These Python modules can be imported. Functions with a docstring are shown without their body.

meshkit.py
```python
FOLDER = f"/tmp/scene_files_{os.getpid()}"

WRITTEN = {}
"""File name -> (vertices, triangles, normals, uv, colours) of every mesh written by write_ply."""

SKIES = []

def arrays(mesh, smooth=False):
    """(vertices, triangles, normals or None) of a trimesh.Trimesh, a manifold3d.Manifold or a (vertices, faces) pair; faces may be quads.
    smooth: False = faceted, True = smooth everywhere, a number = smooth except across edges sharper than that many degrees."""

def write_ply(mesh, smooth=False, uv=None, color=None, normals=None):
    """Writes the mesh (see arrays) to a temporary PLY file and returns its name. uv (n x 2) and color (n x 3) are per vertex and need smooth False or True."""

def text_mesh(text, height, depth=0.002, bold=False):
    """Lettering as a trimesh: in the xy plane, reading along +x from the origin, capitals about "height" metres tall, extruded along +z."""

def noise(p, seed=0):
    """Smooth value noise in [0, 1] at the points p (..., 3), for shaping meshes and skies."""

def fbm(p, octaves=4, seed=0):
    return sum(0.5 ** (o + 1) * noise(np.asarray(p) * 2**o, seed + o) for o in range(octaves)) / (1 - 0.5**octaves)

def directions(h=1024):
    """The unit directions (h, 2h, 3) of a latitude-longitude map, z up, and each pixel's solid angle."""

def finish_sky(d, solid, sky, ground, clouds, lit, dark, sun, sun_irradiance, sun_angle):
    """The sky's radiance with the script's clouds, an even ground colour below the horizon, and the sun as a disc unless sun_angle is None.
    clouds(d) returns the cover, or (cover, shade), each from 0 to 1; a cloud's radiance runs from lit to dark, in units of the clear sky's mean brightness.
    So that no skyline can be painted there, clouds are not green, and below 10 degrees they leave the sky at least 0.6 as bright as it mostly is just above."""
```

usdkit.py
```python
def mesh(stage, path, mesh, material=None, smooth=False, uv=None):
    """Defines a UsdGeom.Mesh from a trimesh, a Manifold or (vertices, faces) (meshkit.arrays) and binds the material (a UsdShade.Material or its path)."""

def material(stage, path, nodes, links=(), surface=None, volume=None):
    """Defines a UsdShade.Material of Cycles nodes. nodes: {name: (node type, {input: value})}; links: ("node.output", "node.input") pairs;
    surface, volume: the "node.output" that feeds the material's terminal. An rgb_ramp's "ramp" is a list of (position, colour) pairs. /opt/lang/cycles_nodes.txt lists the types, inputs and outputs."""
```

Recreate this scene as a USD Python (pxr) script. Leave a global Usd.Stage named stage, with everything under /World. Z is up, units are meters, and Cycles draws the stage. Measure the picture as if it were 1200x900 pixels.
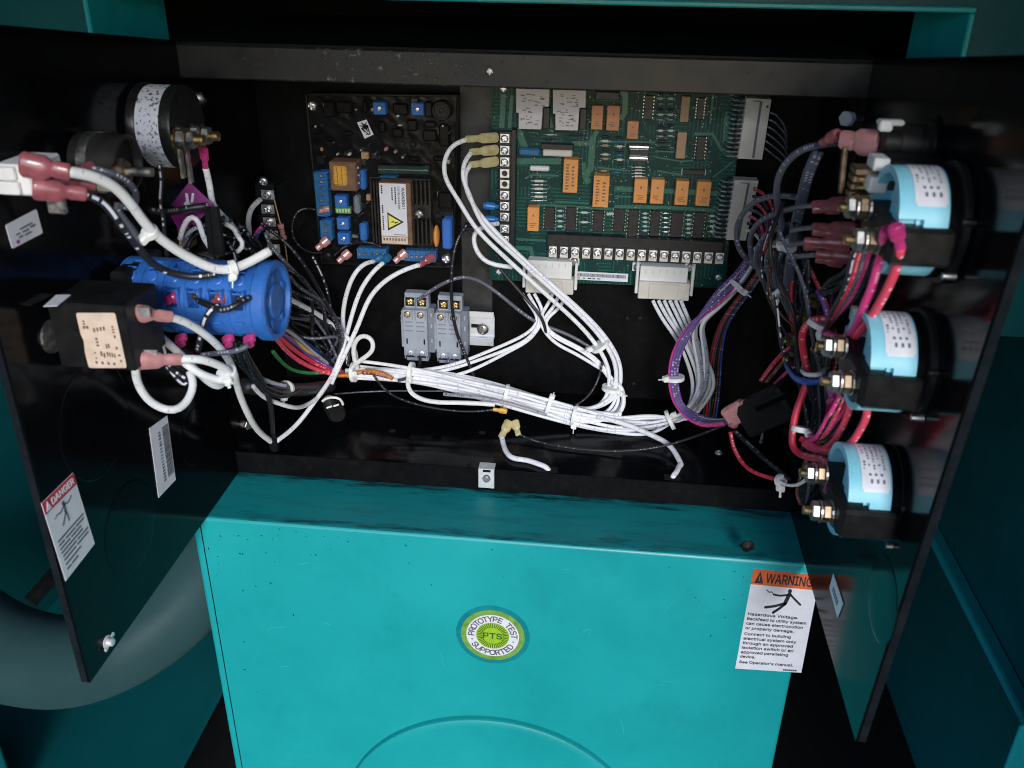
import math, random
import numpy as np, trimesh, usdkit, meshkit
import manifold3d as m3
from scipy.interpolate import CubicSpline
from shapely.geometry import Polygon, Point, box as sbox
from pxr import Usd, UsdGeom, UsdLux, UsdShade, Sdf, Gf

stage = Usd.Stage.CreateInMemory()
UsdGeom.SetStageUpAxis(stage, UsdGeom.Tokens.z)
UsdGeom.SetStageMetersPerUnit(stage, 1.0)
stage.SetDefaultPrim(UsdGeom.Xform.Define(stage, '/World').GetPrim())
rng = random.Random(7)

# ---------------------------------------------------------------- camera
FPX, CAM, PITCH, YAW, ROLL = 1051.4448, np.array([.3236, -.6689, .4429]), .4653, -.1031, .015
_cy, _sy = math.cos(YAW), math.sin(YAW)
FWD = np.array([_sy * math.cos(PITCH), _cy * math.cos(PITCH), -math.sin(PITCH)])
_R0 = np.array([_cy, -_sy, 0.0]); _U0 = np.cross(_R0, FWD)
RIGHT = math.cos(ROLL) * _R0 + math.sin(ROLL) * _U0
UP = -math.sin(ROLL) * _R0 + math.cos(ROLL) * _U0
cam = UsdGeom.Camera.Define(stage, '/World/camera')
cam.AddTransformOp().Set(Gf.Matrix4d(*RIGHT, 0, *UP, 0, *(-FWD), 0, *CAM, 1))
cam.CreateHorizontalApertureAttr(36.0); cam.CreateVerticalApertureAttr(27.0)
cam.CreateFocalLengthAttr(36.0 * FPX / 1200.0)
cam.CreateClippingRangeAttr(Gf.Vec2f(0.01, 100))
cam.CreateFStopAttr(11.0); cam.CreateFocusDistanceAttr(0.80)
EXPOSURE = 0.48
cam.CreateExposureAttr(EXPOSURE)

# ---------------------------------------------------------------- sky and sun
SUN_TO = np.array([0.20, -1.0, 0.42]); SUN_TO /= np.linalg.norm(SUN_TO)      # direction towards the light
dome = UsdLux.DomeLight.Define(stage, '/World/sky')
dome.GetPrim().SetCustomDataByKey('kind', 'structure')
SKY = usdkit.material(stage, '/World/Looks/sky_light', {
    's': ('sky_texture', {'sky_type': 'single_scattering', 'sun_disc': False,
                          'sun_elevation': float(math.asin(SUN_TO[2])), 'sun_rotation': float(math.atan2(SUN_TO[0], SUN_TO[1]))}),
    'wb': ('mix', {'mix_type': 'multiply', 'fac': 1.0, 'color2': (.76, .94, 1.26)}),
    'b': ('background_shader', {'strength': 0.14})}, [('s.color', 'wb.color1'), ('wb.color', 'b.color')], surface='b.background')
UsdShade.MaterialBindingAPI.Apply(dome.GetPrim()).Bind(SKY)
sun = UsdLux.DistantLight.Define(stage, '/World/sun')
sun.CreateNormalizeAttr(True); sun.CreateIntensityAttr(0.40); sun.CreateAngleAttr(14.0)
sun.CreateColorAttr(Gf.Vec3f(1.0, 1.0, 1.0))
_z = SUN_TO; _x = np.cross([0, 0, 1.0], _z); _x /= np.linalg.norm(_x); _y = np.cross(_z, _x)
sun.AddTransformOp().Set(Gf.Matrix4d(*_x, 0, *_y, 0, *_z, 0, 0, 0, 0, 1))

# ---------------------------------------------------------------- helpers
def ray(px, py): return FWD + RIGHT * (px - 600) / FPX + UP * (450 - py) / FPX
def P(px, py, v, a=1):
    """the point of the plane y=v (a=0: x=v, a=2: z=v) that the photograph shows at this pixel"""
    d = ray(px, py); return CAM + d * (v - CAM[a]) / d[a]
def RB(px0, py0, px1, py1, y):
    cx, cy = (px0 + px1) / 2, (py0 + py1) / 2
    return P(px0, cy, y)[0], P(px1, cy, y)[0], P(cx, py1, y)[2], P(cx, py0, y)[2]

_names = {}
def numbered(parent, name):
    k = (parent, name); n = _names.get(k, 0); _names[k] = n + 1
    return f'{parent}/{name}' + (f'_{n:03d}' if n else '')
_base = {}
def _tag(p, label=None, cat=None, group=None, kind=None):
    for k, v in (('label', label), ('category', cat), ('group', group), ('kind', kind)):
        if v: p.SetCustomDataByKey(k, v)
def thing(name, label, cat, base=(0, 0, 0), group=None, kind=None):
    path = numbered('/World', name)
    x = UsdGeom.Xform.Define(stage, path); x.AddTranslateOp().Set(Gf.Vec3d(*map(float, base)))
    _base[path] = np.asarray(base, float); _tag(x.GetPrim(), label, cat, group, kind)
    return path
def cat_(*ms):
    ms = [m for m in ms if m is not None]
    return trimesh.util.concatenate([tm(m) for m in ms])
def tm(m):
    if hasattr(m, 'to_mesh'):
        q = m.to_mesh(); return trimesh.Trimesh(np.array(q.vert_properties[:, :3]), np.array(q.tri_verts), process=False)
    return m
def obj(name, mesh, mat, parent=None, label=None, cat=None, group=None, kind=None, smooth=False, uv=None):
    """one Mesh prim: a part under parent, or a thing of its own under /World"""
    mesh = tm(mesh)
    path = numbered(parent or '/World', name)
    if parent is None:
        b = mesh.bounds; base = np.array([*(b.mean(0)[:2]), b[0][2]])
    else:
        base = _base[parent]
    mm = trimesh.Trimesh(np.asarray(mesh.vertices) - base, mesh.faces, process=False)
    m = usdkit.mesh(stage, path, mm, MAT(mat), smooth=smooth, uv=uv)
    if parent is None: m.AddTranslateOp().Set(Gf.Vec3d(*map(float, base)))
    _base[path] = base
    _tag(m.GetPrim(), label, cat, group, kind)
    return path
def copy_of(src, base, label=None, group=None):
    name = src.split('/')[-1].rstrip('0123456789').rstrip('_')
    path = numbered('/World', name)
    p = stage.GetPrimAtPath(src); x = UsdGeom.Xform.Define(stage, path)
    x.GetPrim().GetReferences().AddInternalReference(src)
    x.ClearXformOpOrder(); op = [o for o in x.GetOrderedXformOps()]
    x.GetPrim().GetAttribute('xformOp:translate').Set(Gf.Vec3d(*map(float, base)))
    x.SetXformOpOrder([UsdGeom.XformOp(x.GetPrim().GetAttribute('xformOp:translate'))])
    x.GetPrim().SetInstanceable(True)
    d = p.GetCustomData()
    _tag(x.GetPrim(), label or d.get('label'), d.get('category'), group or d.get('group'), d.get('kind'))
    _base[path] = np.asarray(base, float)
    return path

# shapes ---------------------------------------------------------------
_BF = None
def bx(x0, x1, y0, y1, z0, z1, c=0.0):
    """a box, its edges chamfered by c"""
    x0, x1 = sorted((x0, x1)); y0, y1 = sorted((y0, y1)); z0, z1 = sorted((z0, z1))
    if c <= 0:
        m = trimesh.creation.box((x1 - x0, y1 - y0, z1 - z0)); m.apply_translation(((x0 + x1) / 2, (y0 + y1) / 2, (z0 + z1) / 2)); return m
    c = min(c, (x1 - x0) * .45, (y1 - y0) * .45, (z1 - z0) * .45)
    pts = []
    for sx in (0, 1):
        for sy in (0, 1):
            for sz in (0, 1):
                p = np.array([(x0, x1)[sx], (y0, y1)[sy], (z0, z1)[sz]]); d = np.array([1 - 2 * sx, 1 - 2 * sy, 1 - 2 * sz]) * c
                pts += [p + d * [0, 1, 1], p + d * [1, 0, 1], p + d * [1, 1, 0]]
    return tm(m3.Manifold.hull_points(np.array(pts)))
def basis(axis, hint=(0, 0, 1)):
    a = np.asarray(axis, float); a = a / np.linalg.norm(a)
    h = np.asarray(hint, float)
    if abs(a @ h) > .95: h = np.array([1.0, 0, 0])
    u = np.cross(h, a); u /= np.linalg.norm(u); return u, np.cross(a, u), a
def lathe(prof, origin, axis, n=20, flat=1.0, hint=(0, 0, 1)):
    """prof: (along, radius) pairs; flat squeezes along the second cross axis"""
    u, v, a = basis(axis, hint); o = np.asarray(origin, float)
    t = np.linspace(0, 2 * np.pi, n, endpoint=False); vs = []; fs = []
    for s, r in prof:
        vs.append(o + a * s + np.outer(np.cos(t) * r, u) + np.outer(np.sin(t) * r * flat, v))
    vs = np.vstack(vs); k = len(prof)
    for i in range(k - 1):
        for j in range(n):
            j2 = (j + 1) % n; a0, b0, a1, b1 = i * n + j, i * n + j2, (i + 1) * n + j, (i + 1) * n + j2
            fs += [(a0, b0, b1), (a0, b1, a1)]
    vs = np.vstack([vs, o + a * prof[0][0], o + a * prof[-1][0]]); c0, c1 = len(vs) - 2, len(vs) - 1
    for j in range(n):
        j2 = (j + 1) % n; fs += [(c0, j2, j), (c1, (k - 1) * n + j, (k - 1) * n + j2)]
    return trimesh.Trimesh(vs, fs, process=False)
def cyl(p0, p1, r, n=18, c=0.0, r1=None):
    p0, p1 = np.asarray(p0, float), np.asarray(p1, float); L = np.linalg.norm(p1 - p0); r1 = r if r1 is None else r1
    pr = [(0, r), (L, r1)] if c <= 0 else [(0, r - c), (c, r), (L - c, r1), (L, r1 - c)]
    return lathe(pr, p0, p1 - p0, n)
def hexnut(p, axis, r, h, c=.0006):
    u, v, a = basis(axis); p = np.asarray(p, float); t = np.arange(6) * np.pi / 3
    def ring(rr, s): return p + a * s + np.outer(np.cos(t) * rr, u) + np.outer(np.sin(t) * rr, v)
    return tm(m3.Manifold.hull_points(np.vstack([ring(r - c, 0), ring(r, c), ring(r, h - c), ring(r - c, h)])))
def stud(p, axis, L, r, pitch=.0012, n=12):
    prof = [(0, r * .8)]; s = 0.0003
    while s < L - .0006:
        prof += [(s, r * .88), (s + pitch / 2, r)]; s += pitch
    prof += [(L - .0004, r * .88), (L, r * .6)]
    return lathe(prof, p, axis, n)
def screw_mesh(r, h, cross=True, n=16):
    """a pan head at the origin facing -y, with a cross slot"""
    m = lathe([(0, r), (h * .45, r), (h * .8, r * .82), (h, r * .5)], (0, 0, 0), (0, -1, 0), n)
    A = m3.Manifold(m3.Mesh(np.asarray(m.vertices, np.float32), np.asarray(m.faces, np.uint32)))
    w = r * .17
    s = bx(-w, w, -h * 1.5, -h * .45, -r * .7, r * .7)
    B = m3.Manifold(m3.Mesh(np.asarray(s.vertices, np.float32), np.asarray(s.faces, np.uint32)))
    if A.volume() <= 0: return m
    A = A - B
    if cross: A = A - B.rotate((0, 90, 0))
    return tm(A)
def man(m):
    m = tm(m); m.merge_vertices()
    return m3.Manifold(m3.Mesh(np.asarray(m.vertices, np.float32), np.asarray(m.faces, np.uint32)))
def moved(m, p, rot=None):
    m = tm(m).copy()
    if rot is not None:
        T = np.eye(4); T[:3, :3] = rot; m.apply_transform(T)
    m.apply_translation(p); return m
def roty(a):
    c, s = math.cos(a), math.sin(a); return np.array([[c, 0, s], [0, 1, 0], [-s, 0, c]])
def face_to(axis):
    """rotation that takes -y to axis"""
    u, v, a = basis(axis); return np.stack([v, -a, u], 1) if np.linalg.det(np.stack([v, -a, u], 1)) > 0 else np.stack([u, -a, v], 1)
def spline(pts, step=.004):
    pts = np.asarray(pts, float)
    if len(pts) == 2: return np.linspace(pts[0], pts[1], 6)
    d = np.r_[0, np.cumsum(np.sqrt(np.linalg.norm(np.diff(pts, axis=0), axis=1)) + 1e-6)]
    cs = CubicSpline(d, pts, bc_type='natural')
    L = np.linalg.norm(np.diff(pts, axis=0), axis=1).sum(); n = max(8, int(L / step))
    return cs(np.linspace(0, d[-1], n))
def tube(path, r, n=8, caps=True, wob=0.0):
    """a tube along the points with uv (metres along, turn 0..1; 0.5 faces the front)"""
    path = np.asarray(path, float); k = len(path)
    T = np.gradient(path, axis=0); T /= np.maximum(np.linalg.norm(T, axis=1, keepdims=True), 1e-12)
    N = np.zeros_like(T); ref = np.array([0.05, -1.0, .45]); prev = None
    for i in range(k):
        q = ref - T[i] * (ref @ T[i])
        if prev is not None: q = .35 * q + prev - T[i] * (prev @ T[i])
        q /= np.linalg.norm(q); N[i] = q; prev = q
    B = np.cross(T, N); rr = np.broadcast_to(np.asarray(r, float), (k,))
    t = np.linspace(-np.pi, np.pi, n + 1)
    V = path[:, None] + rr[:, None, None] * (np.cos(t)[None, :, None] * N[:, None] + np.sin(t)[None, :, None] * B[:, None])
    s = np.r_[0, np.cumsum(np.linalg.norm(np.diff(path, axis=0), axis=1))]
    UV = np.stack([np.broadcast_to(s[:, None], (k, n + 1)), np.broadcast_to((np.arange(n + 1) / n)[None], (k, n + 1))], -1)
    V = V.reshape(-1, 3); UV = UV.reshape(-1, 2); F = []
    for i in range(k - 1):
        for j in range(n):
            a, b, c, d = i * (n + 1) + j, i * (n + 1) + j + 1, (i + 1) * (n + 1) + j, (i + 1) * (n + 1) + j + 1
            F += [(a, b, d), (a, d, c)]
    if caps:
        V = np.vstack([V, path[0], path[-1]]); UV = np.vstack([UV, [0, 0], [s[-1], 0]])
        c0, c1 = len(V) - 2, len(V) - 1
        for j in range(n): F += [(c0, j + 1, j), (c1, (k - 1) * (n + 1) + j, (k - 1) * (n + 1) + j + 1)]
    m = trimesh.Trimesh(V, F, process=False)
    if np.sum(np.cross(V[np.array(F)[:, 1]] - V[np.array(F)[:, 0]], V[np.array(F)[:, 2]] - V[np.array(F)[:, 0]]) * (V[np.array(F)[:, 0]] - path.mean(0))) < 0 and False: m.invert()
    return m, UV
def quad(m2, c, off=0.0):
    """maps a flat mesh in the unit square (u right, v up, w = height in metres) on to the quad c = TL, TR, BR, BL"""
    tl, tr, br, bl = [np.asarray(q, float) for q in c]
    n = np.cross(tr - tl, bl - tl); n = -n / np.linalg.norm(n)
    m2 = tm(m2).copy(); v = np.asarray(m2.vertices); u, w, h = v[:, :1], v[:, 1:2], v[:, 2:3]
    if n @ (CAM - tl) < 0: n = -n
    q = (bl * (1 - u) + br * u) * (1 - w) + (tl * (1 - u) + tr * u) * w + n * (h + off)
    return trimesh.Trimesh(q, m2.faces, process=False)
def plate(u0=0, v0=0, u1=1, v1=1, h=.0004, w0=0.0):
    m = trimesh.creation.box((u1 - u0, v1 - v0, h)); m.apply_translation(((u0 + u1) / 2, (v0 + v1) / 2, w0 + h / 2)); return m
_tc = {}
def text2(s, u0, v0, w, h, bold=False, d=.00025, w0=.0004):
    """lettering that fills the box u0..u0+w wide, capital height h (unit-square coordinates)"""
    k = (s, bold)
    if k not in _tc:
        m = meshkit.text_mesh(s, 1.0, depth=1.0, bold=bold); _tc[k] = m
    m = _tc[k].copy(); b = m.bounds; v = np.asarray(m.vertices)
    q = np.stack([u0 + (v[:, 0] - b[0][0]) / (b[1][0] - b[0][0]) * w, v0 + v[:, 1] * h, w0 + v[:, 2] * d], 1)
    return trimesh.Trimesh(q, m.faces, process=False)
def poly2(pts, h=.00025, w0=.0004):
    m = trimesh.creation.extrude_polygon(Polygon(pts) if not hasattr(pts, 'geom_type') else pts, 1.0, engine='earcut'); v = np.asarray(m.vertices)
    return trimesh.Trimesh(np.stack([v[:, 0], v[:, 1], w0 + v[:, 2] * h], 1), m.faces, process=False)
def stroke2(pts, w, aspect=1.0, **k):
    """a pen stroke along the points of the unit square; aspect = width / height of the quad"""
    from shapely.geometry import LineString
    from shapely import affinity
    g = LineString([(x * aspect, y) for x, y in pts]).buffer(w, 4)
    return poly2(affinity.scale(g, 1 / aspect, 1, origin=(0, 0)), **k)

# materials --------------------------------------------------------------
_mats = {}
MATDEF = {}
def MAT(name):
    if name not in _mats:
        path = f'/World/Looks/{name}'
        d = MATDEF[name]
        _mats[name] = d(path) if callable(d) else usdkit.material(stage, path, *d[:2], surface=d[2])
    return _mats[name]
def simple(name, col, rough=.5, metal=0.0, spec=.5, var=0.12, scale=60.0, bump=0.0, bscale=400.0, coat=0.0, trans=0.0, dust=0.0, rvar=.12, ior=1.5):
    """a principled surface with gentle procedural mottling, roughness variation, fine relief and dust"""
    def make(path):
        n = {'g': ('texture_coordinate', {}), 'n1': ('noise_texture', {'scale': scale, 'detail': 4.0, 'roughness': .6}),
             'r1': ('rgb_ramp', {'ramp': [(0.3, tuple(c * (1 - var) for c in col)), (0.7, tuple(min(1, c * (1 + var)) for c in col))]}),
             'rm': ('map_range', {'from_min': .3, 'from_max': .7, 'to_min': max(.02, rough - rvar), 'to_max': min(1, rough + rvar), 'clamp': True}),
             'p': ('principled_bsdf', {'metallic': metal, 'ior': ior, 'specular_ior_level': spec, 'coat_weight': coat, 'transmission_weight': trans})}
        l = [('g.object', 'n1.vector'), ('n1.fac', 'r1.fac'), ('n1.fac', 'rm.value'), ('rm.result', 'p.roughness')]
        if dust > 0:
            n['n3'] = ('noise_texture', {'scale': scale * 3.1, 'detail': 6.0, 'roughness': .75})
            n['dr'] = ('map_range', {'from_min': .48, 'from_max': .75, 'to_min': 0.0, 'to_max': dust, 'clamp': True})
            n['dm'] = ('mix', {'color2': (.28, .26, .25)})
            l += [('g.object', 'n3.vector'), ('n3.fac', 'dr.value'), ('dr.result', 'dm.fac'), ('r1.color', 'dm.color1'), ('dm.color', 'p.base_color')]
        else:
            l += [('r1.color', 'p.base_color')]
        if bump > 0:
            n['n2'] = ('noise_texture', {'scale': bscale, 'detail': 3.0}); n['b'] = ('bump', {'strength': bump, 'distance': .001})
            l += [('g.object', 'n2.vector'), ('n2.fac', 'b.height'), ('b.normal', 'p.normal')]
        return usdkit.material(stage, path, n, l, surface='p.BSDF')
    MATDEF[name] = make
def wiremat(name, col, ink, rough=.42, amount=.5, fine=True, ring=False):
    """wire insulation with the printing (a row of small marks along one side) or rings that such wire carries"""
    def make(path):
        n = {'uv': ('uvmap', {'attribute': 'st'}), 's': ('separate_xyz', {}),
             'k': ('math', {'math_type': 'multiply', 'value2': 1.0 / (.0011 if fine else .0021)}), 'fl': ('math', {'math_type': 'floor'}),
             'w': ('white_noise_texture', {'dimensions': '1D'}), 't': ('math', {'math_type': 'greater_than', 'value2': 1 - amount}),
             'kb': ('math', {'math_type': 'multiply', 'value2': 1.0 / .030}), 'nb': ('noise_texture', {'dimensions': '1D', 'scale': 1.0, 'detail': 1.0}),
             'tb': ('math', {'math_type': 'greater_than', 'value2': .50}),
             'd': ('math', {'math_type': 'subtract', 'value2': .47}), 'ab': ('math', {'math_type': 'absolute'}), 'lt': ('math', {'math_type': 'less_than', 'value2': 2.0 if ring else .07}),
             'm1': ('math', {'math_type': 'multiply'}), 'm2': ('math', {'math_type': 'multiply'}),
             'g': ('texture_coordinate', {}), 'n1': ('noise_texture', {'scale': 90.0, 'detail': 4.0}),
             'r1': ('rgb_ramp', {'ramp': [(.3, tuple(c * .90 for c in col)), (.68, col)]}),
             'mx': ('mix', {'color2': ink}), 'p': ('principled_bsdf', {'roughness': rough, 'specular_ior_level': .45})}
        l = [('uv.UV', 's.vector'), ('s.x', 'k.value1'), ('k.value', 'fl.value1'), ('fl.value', 'w.w'), ('w.value', 't.value1'),
             ('s.x', 'kb.value1'), ('kb.value', 'nb.w'), ('nb.fac', 'tb.value1'),
             ('s.y', 'd.value1'), ('d.value', 'ab.value1'), ('ab.value', 'lt.value1'), ('t.value', 'm1.value1'), ('lt.value', 'm1.value2'),
             ('m1.value', 'm2.value1'), ('tb.value', 'm2.value2'), ('g.object', 'n1.vector'), ('n1.fac', 'r1.fac'), ('r1.color', 'mx.color1'),
             ('m2.value', 'mx.fac'), ('mx.color', 'p.base_color')]
        return usdkit.material(stage, path, n, l, surface='p.BSDF')
    MATDEF[name] = make

simple('black_gloss', (.0018, .0020, .0027), .13, spec=.5, ior=1.17, var=.3, scale=14, bump=.02, bscale=500, rvar=.05)
simple('black_paint', (.0026, .0027, .0034), .42, spec=.10, rvar=.05, var=.3, scale=30, bump=.10, bscale=500, dust=.02)
simple('black_bar', (.020, .020, .021), .42, var=.3, scale=40, bump=.12, bscale=350, dust=.05)
simple('black_plastic', (.0055, .0056, .0062), .40, spec=.28, var=.2, bump=.08, dust=.02)
simple('black_resin', (.004, .004, .0045), .26, spec=.22, var=.3, scale=50, bump=.05, bscale=200, rvar=.08)
simple('black_rubber', (.006, .006, .007), .6, spec=.2, var=.3, bump=.2)
simple('dark_void', (.006, .007, .007), .8, spec=.2)
simple('zinc', (.74, .74, .76), .40, metal=1.0, var=.10, scale=300, rvar=.05)
simple('rail_zinc', (.66, .67, .70), .55, metal=.55, var=.05, scale=60, rvar=.04)
simple('bright_steel', (.82, .82, .84), .32, metal=1.0, var=.1, scale=300)
simple('dull_steel', (.42, .41, .40), .38, metal=1.0, var=.25, scale=200)
simple('brass', (.58, .41, .20), .32, metal=1.0, var=.25, scale=250)
simple('old_brass', (.24, .18, .12), .45, metal=1.0, var=.4, scale=250)
simple('white_plastic', (.70, .69, .68), .42, var=.06, bump=.05)
simple('cream_plastic', (.60, .56, .50), .45, var=.07, bump=.05)
simple('nylon', (.78, .78, .76), .38, var=.05)
simple('label_white', (.66, .66, .71), .45, var=.05, scale=90)
simple('label_beige', (.62, .48, .38), .5, var=.12, scale=120)
simple('ink_black', (.02, .02, .025), .5)
simple('ink_grey', (.12, .12, .14), .5)
simple('ink_red', (.45, .02, .05), .45)
simple('ink_orange', (.60, .115, .035), .45, var=.08)
simple('ink_yellow', (.75, .72, .12), .45)
simple('ink_lime', (.28, .47, .02), .5, var=.15, scale=300)
simple('sticker_olive', (.15, .30, .05), .5, var=.25, scale=160)
simple('sticker_clear_edge', (.004, .20, .23), .35)
simple('blue_plastic', (.022, .125, .43), .44, var=.16, bump=.10, dust=.10)
simple('blue_bright', (.03, .14, .50), .40, var=.10)
simple('terminal_blue', (.02, .12, .26), .45, var=.12)
simple('pale_blue_cap', (.22, .56, .68), .40, var=.10, scale=50, bump=.06)
simple('relay_orange', (.68, .28, .075), .48, var=.08, scale=200)
simple('relay_dark', (.48, .20, .085), .5, var=.1, scale=200)
simple('relay_white', (.56, .52, .53), .48, var=.05, scale=200)
simple('resistor_tan', (.36, .22, .12), .5, var=.15)
simple('brown_core', (.16, .085, .05), .5, var=.3, scale=200, bump=.2)
simple('winding_yellow', (.62, .33, .05), .35, var=.25, scale=400)
simple('socket_grey', (.30, .33, .39), .48, var=.08, bump=.05, dust=.08)
simple('socket_dark', (.16, .18, .22), .5, var=.1)
simple('pink_crimp', (.27, .075, .09), .30, var=.22, scale=160, coat=.3)
simple('pale_pink_crimp', (.44, .20, .20), .34, var=.15, scale=160, coat=.2)
simple('magenta_crimp', (.44, .035, .16), .30, var=.2, scale=160, coat=.3)
simple('yellow_crimp', (.50, .43, .22), .36, var=.2, scale=160, coat=.2)
simple('blue_crimp', (.02, .16, .50), .34, var=.15)
simple('purple_tag', (.20, .018, .16), .42, var=.15)
simple('green_plastic', (.10, .26, .08), .4)
simple('heatsink', (.022, .019, .018), .40, metal=.4, var=.3, bump=.1)
simple('glass_green', (.02, .035, .03), .12, var=.2, coat=.6)
simple('ic_black', (.010, .0095, .013), .42, var=.2, scale=200, bump=.08)
simple('solder', (.62, .62, .60), .3, metal=1.0, var=.2, scale=300)
simple('trace_green', (.016, .115, .085), .36, var=.15, scale=200)
simple('silk_white', (.42, .50, .46), .5)
wiremat('wire_white', (.78, .78, .82), (.48, .47, .52), amount=.17)
wiremat('wire_white_clean', (.76, .76, .76), (.5, .5, .5), amount=.10)
wiremat('wire_grey', (.33, .33, .37), (.08, .08, .1), amount=.4)
wiremat('wire_black', (.009, .009, .012), (.22, .22, .26), amount=.25)
wiremat('wire_black_plain', (.012, .012, .014), (.03, .03, .03), amount=.1)
wiremat('wire_black_beaded', (.014, .014, .02), (.60, .62, .68), amount=.55, fine=False)
wiremat('wire_slate', (.095, .100, .130), (.42, .42, .5), amount=.22)
wiremat('wire_red', (.66, .030, .065), (.75, .45, .45), amount=.35)
wiremat('wire_coral', (.80, .070, .12), (.85, .5, .55), amount=.25, fine=False)
wiremat('wire_pink', (.78, .055, .24), (.8, .5, .6), amount=.25)
wiremat('wire_purple', (.14, .06, .30), (.5, .4, .6), amount=.3)
wiremat('wire_blue', (.03, .09, .40), (.6, .65, .8), amount=.3)
wiremat('wire_yellow', (.66, .46, .05), (.2, .15, .05), amount=.3)
wiremat('wire_green', (.03, .24, .07), (.5, .6, .5), amount=.2)
wiremat('wire_orange', (.55, .17, .03), (.2, .1, .05), amount=.3)
wiremat('wire_brown', (.14, .05, .035), (.5, .4, .4), amount=.3)
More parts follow.
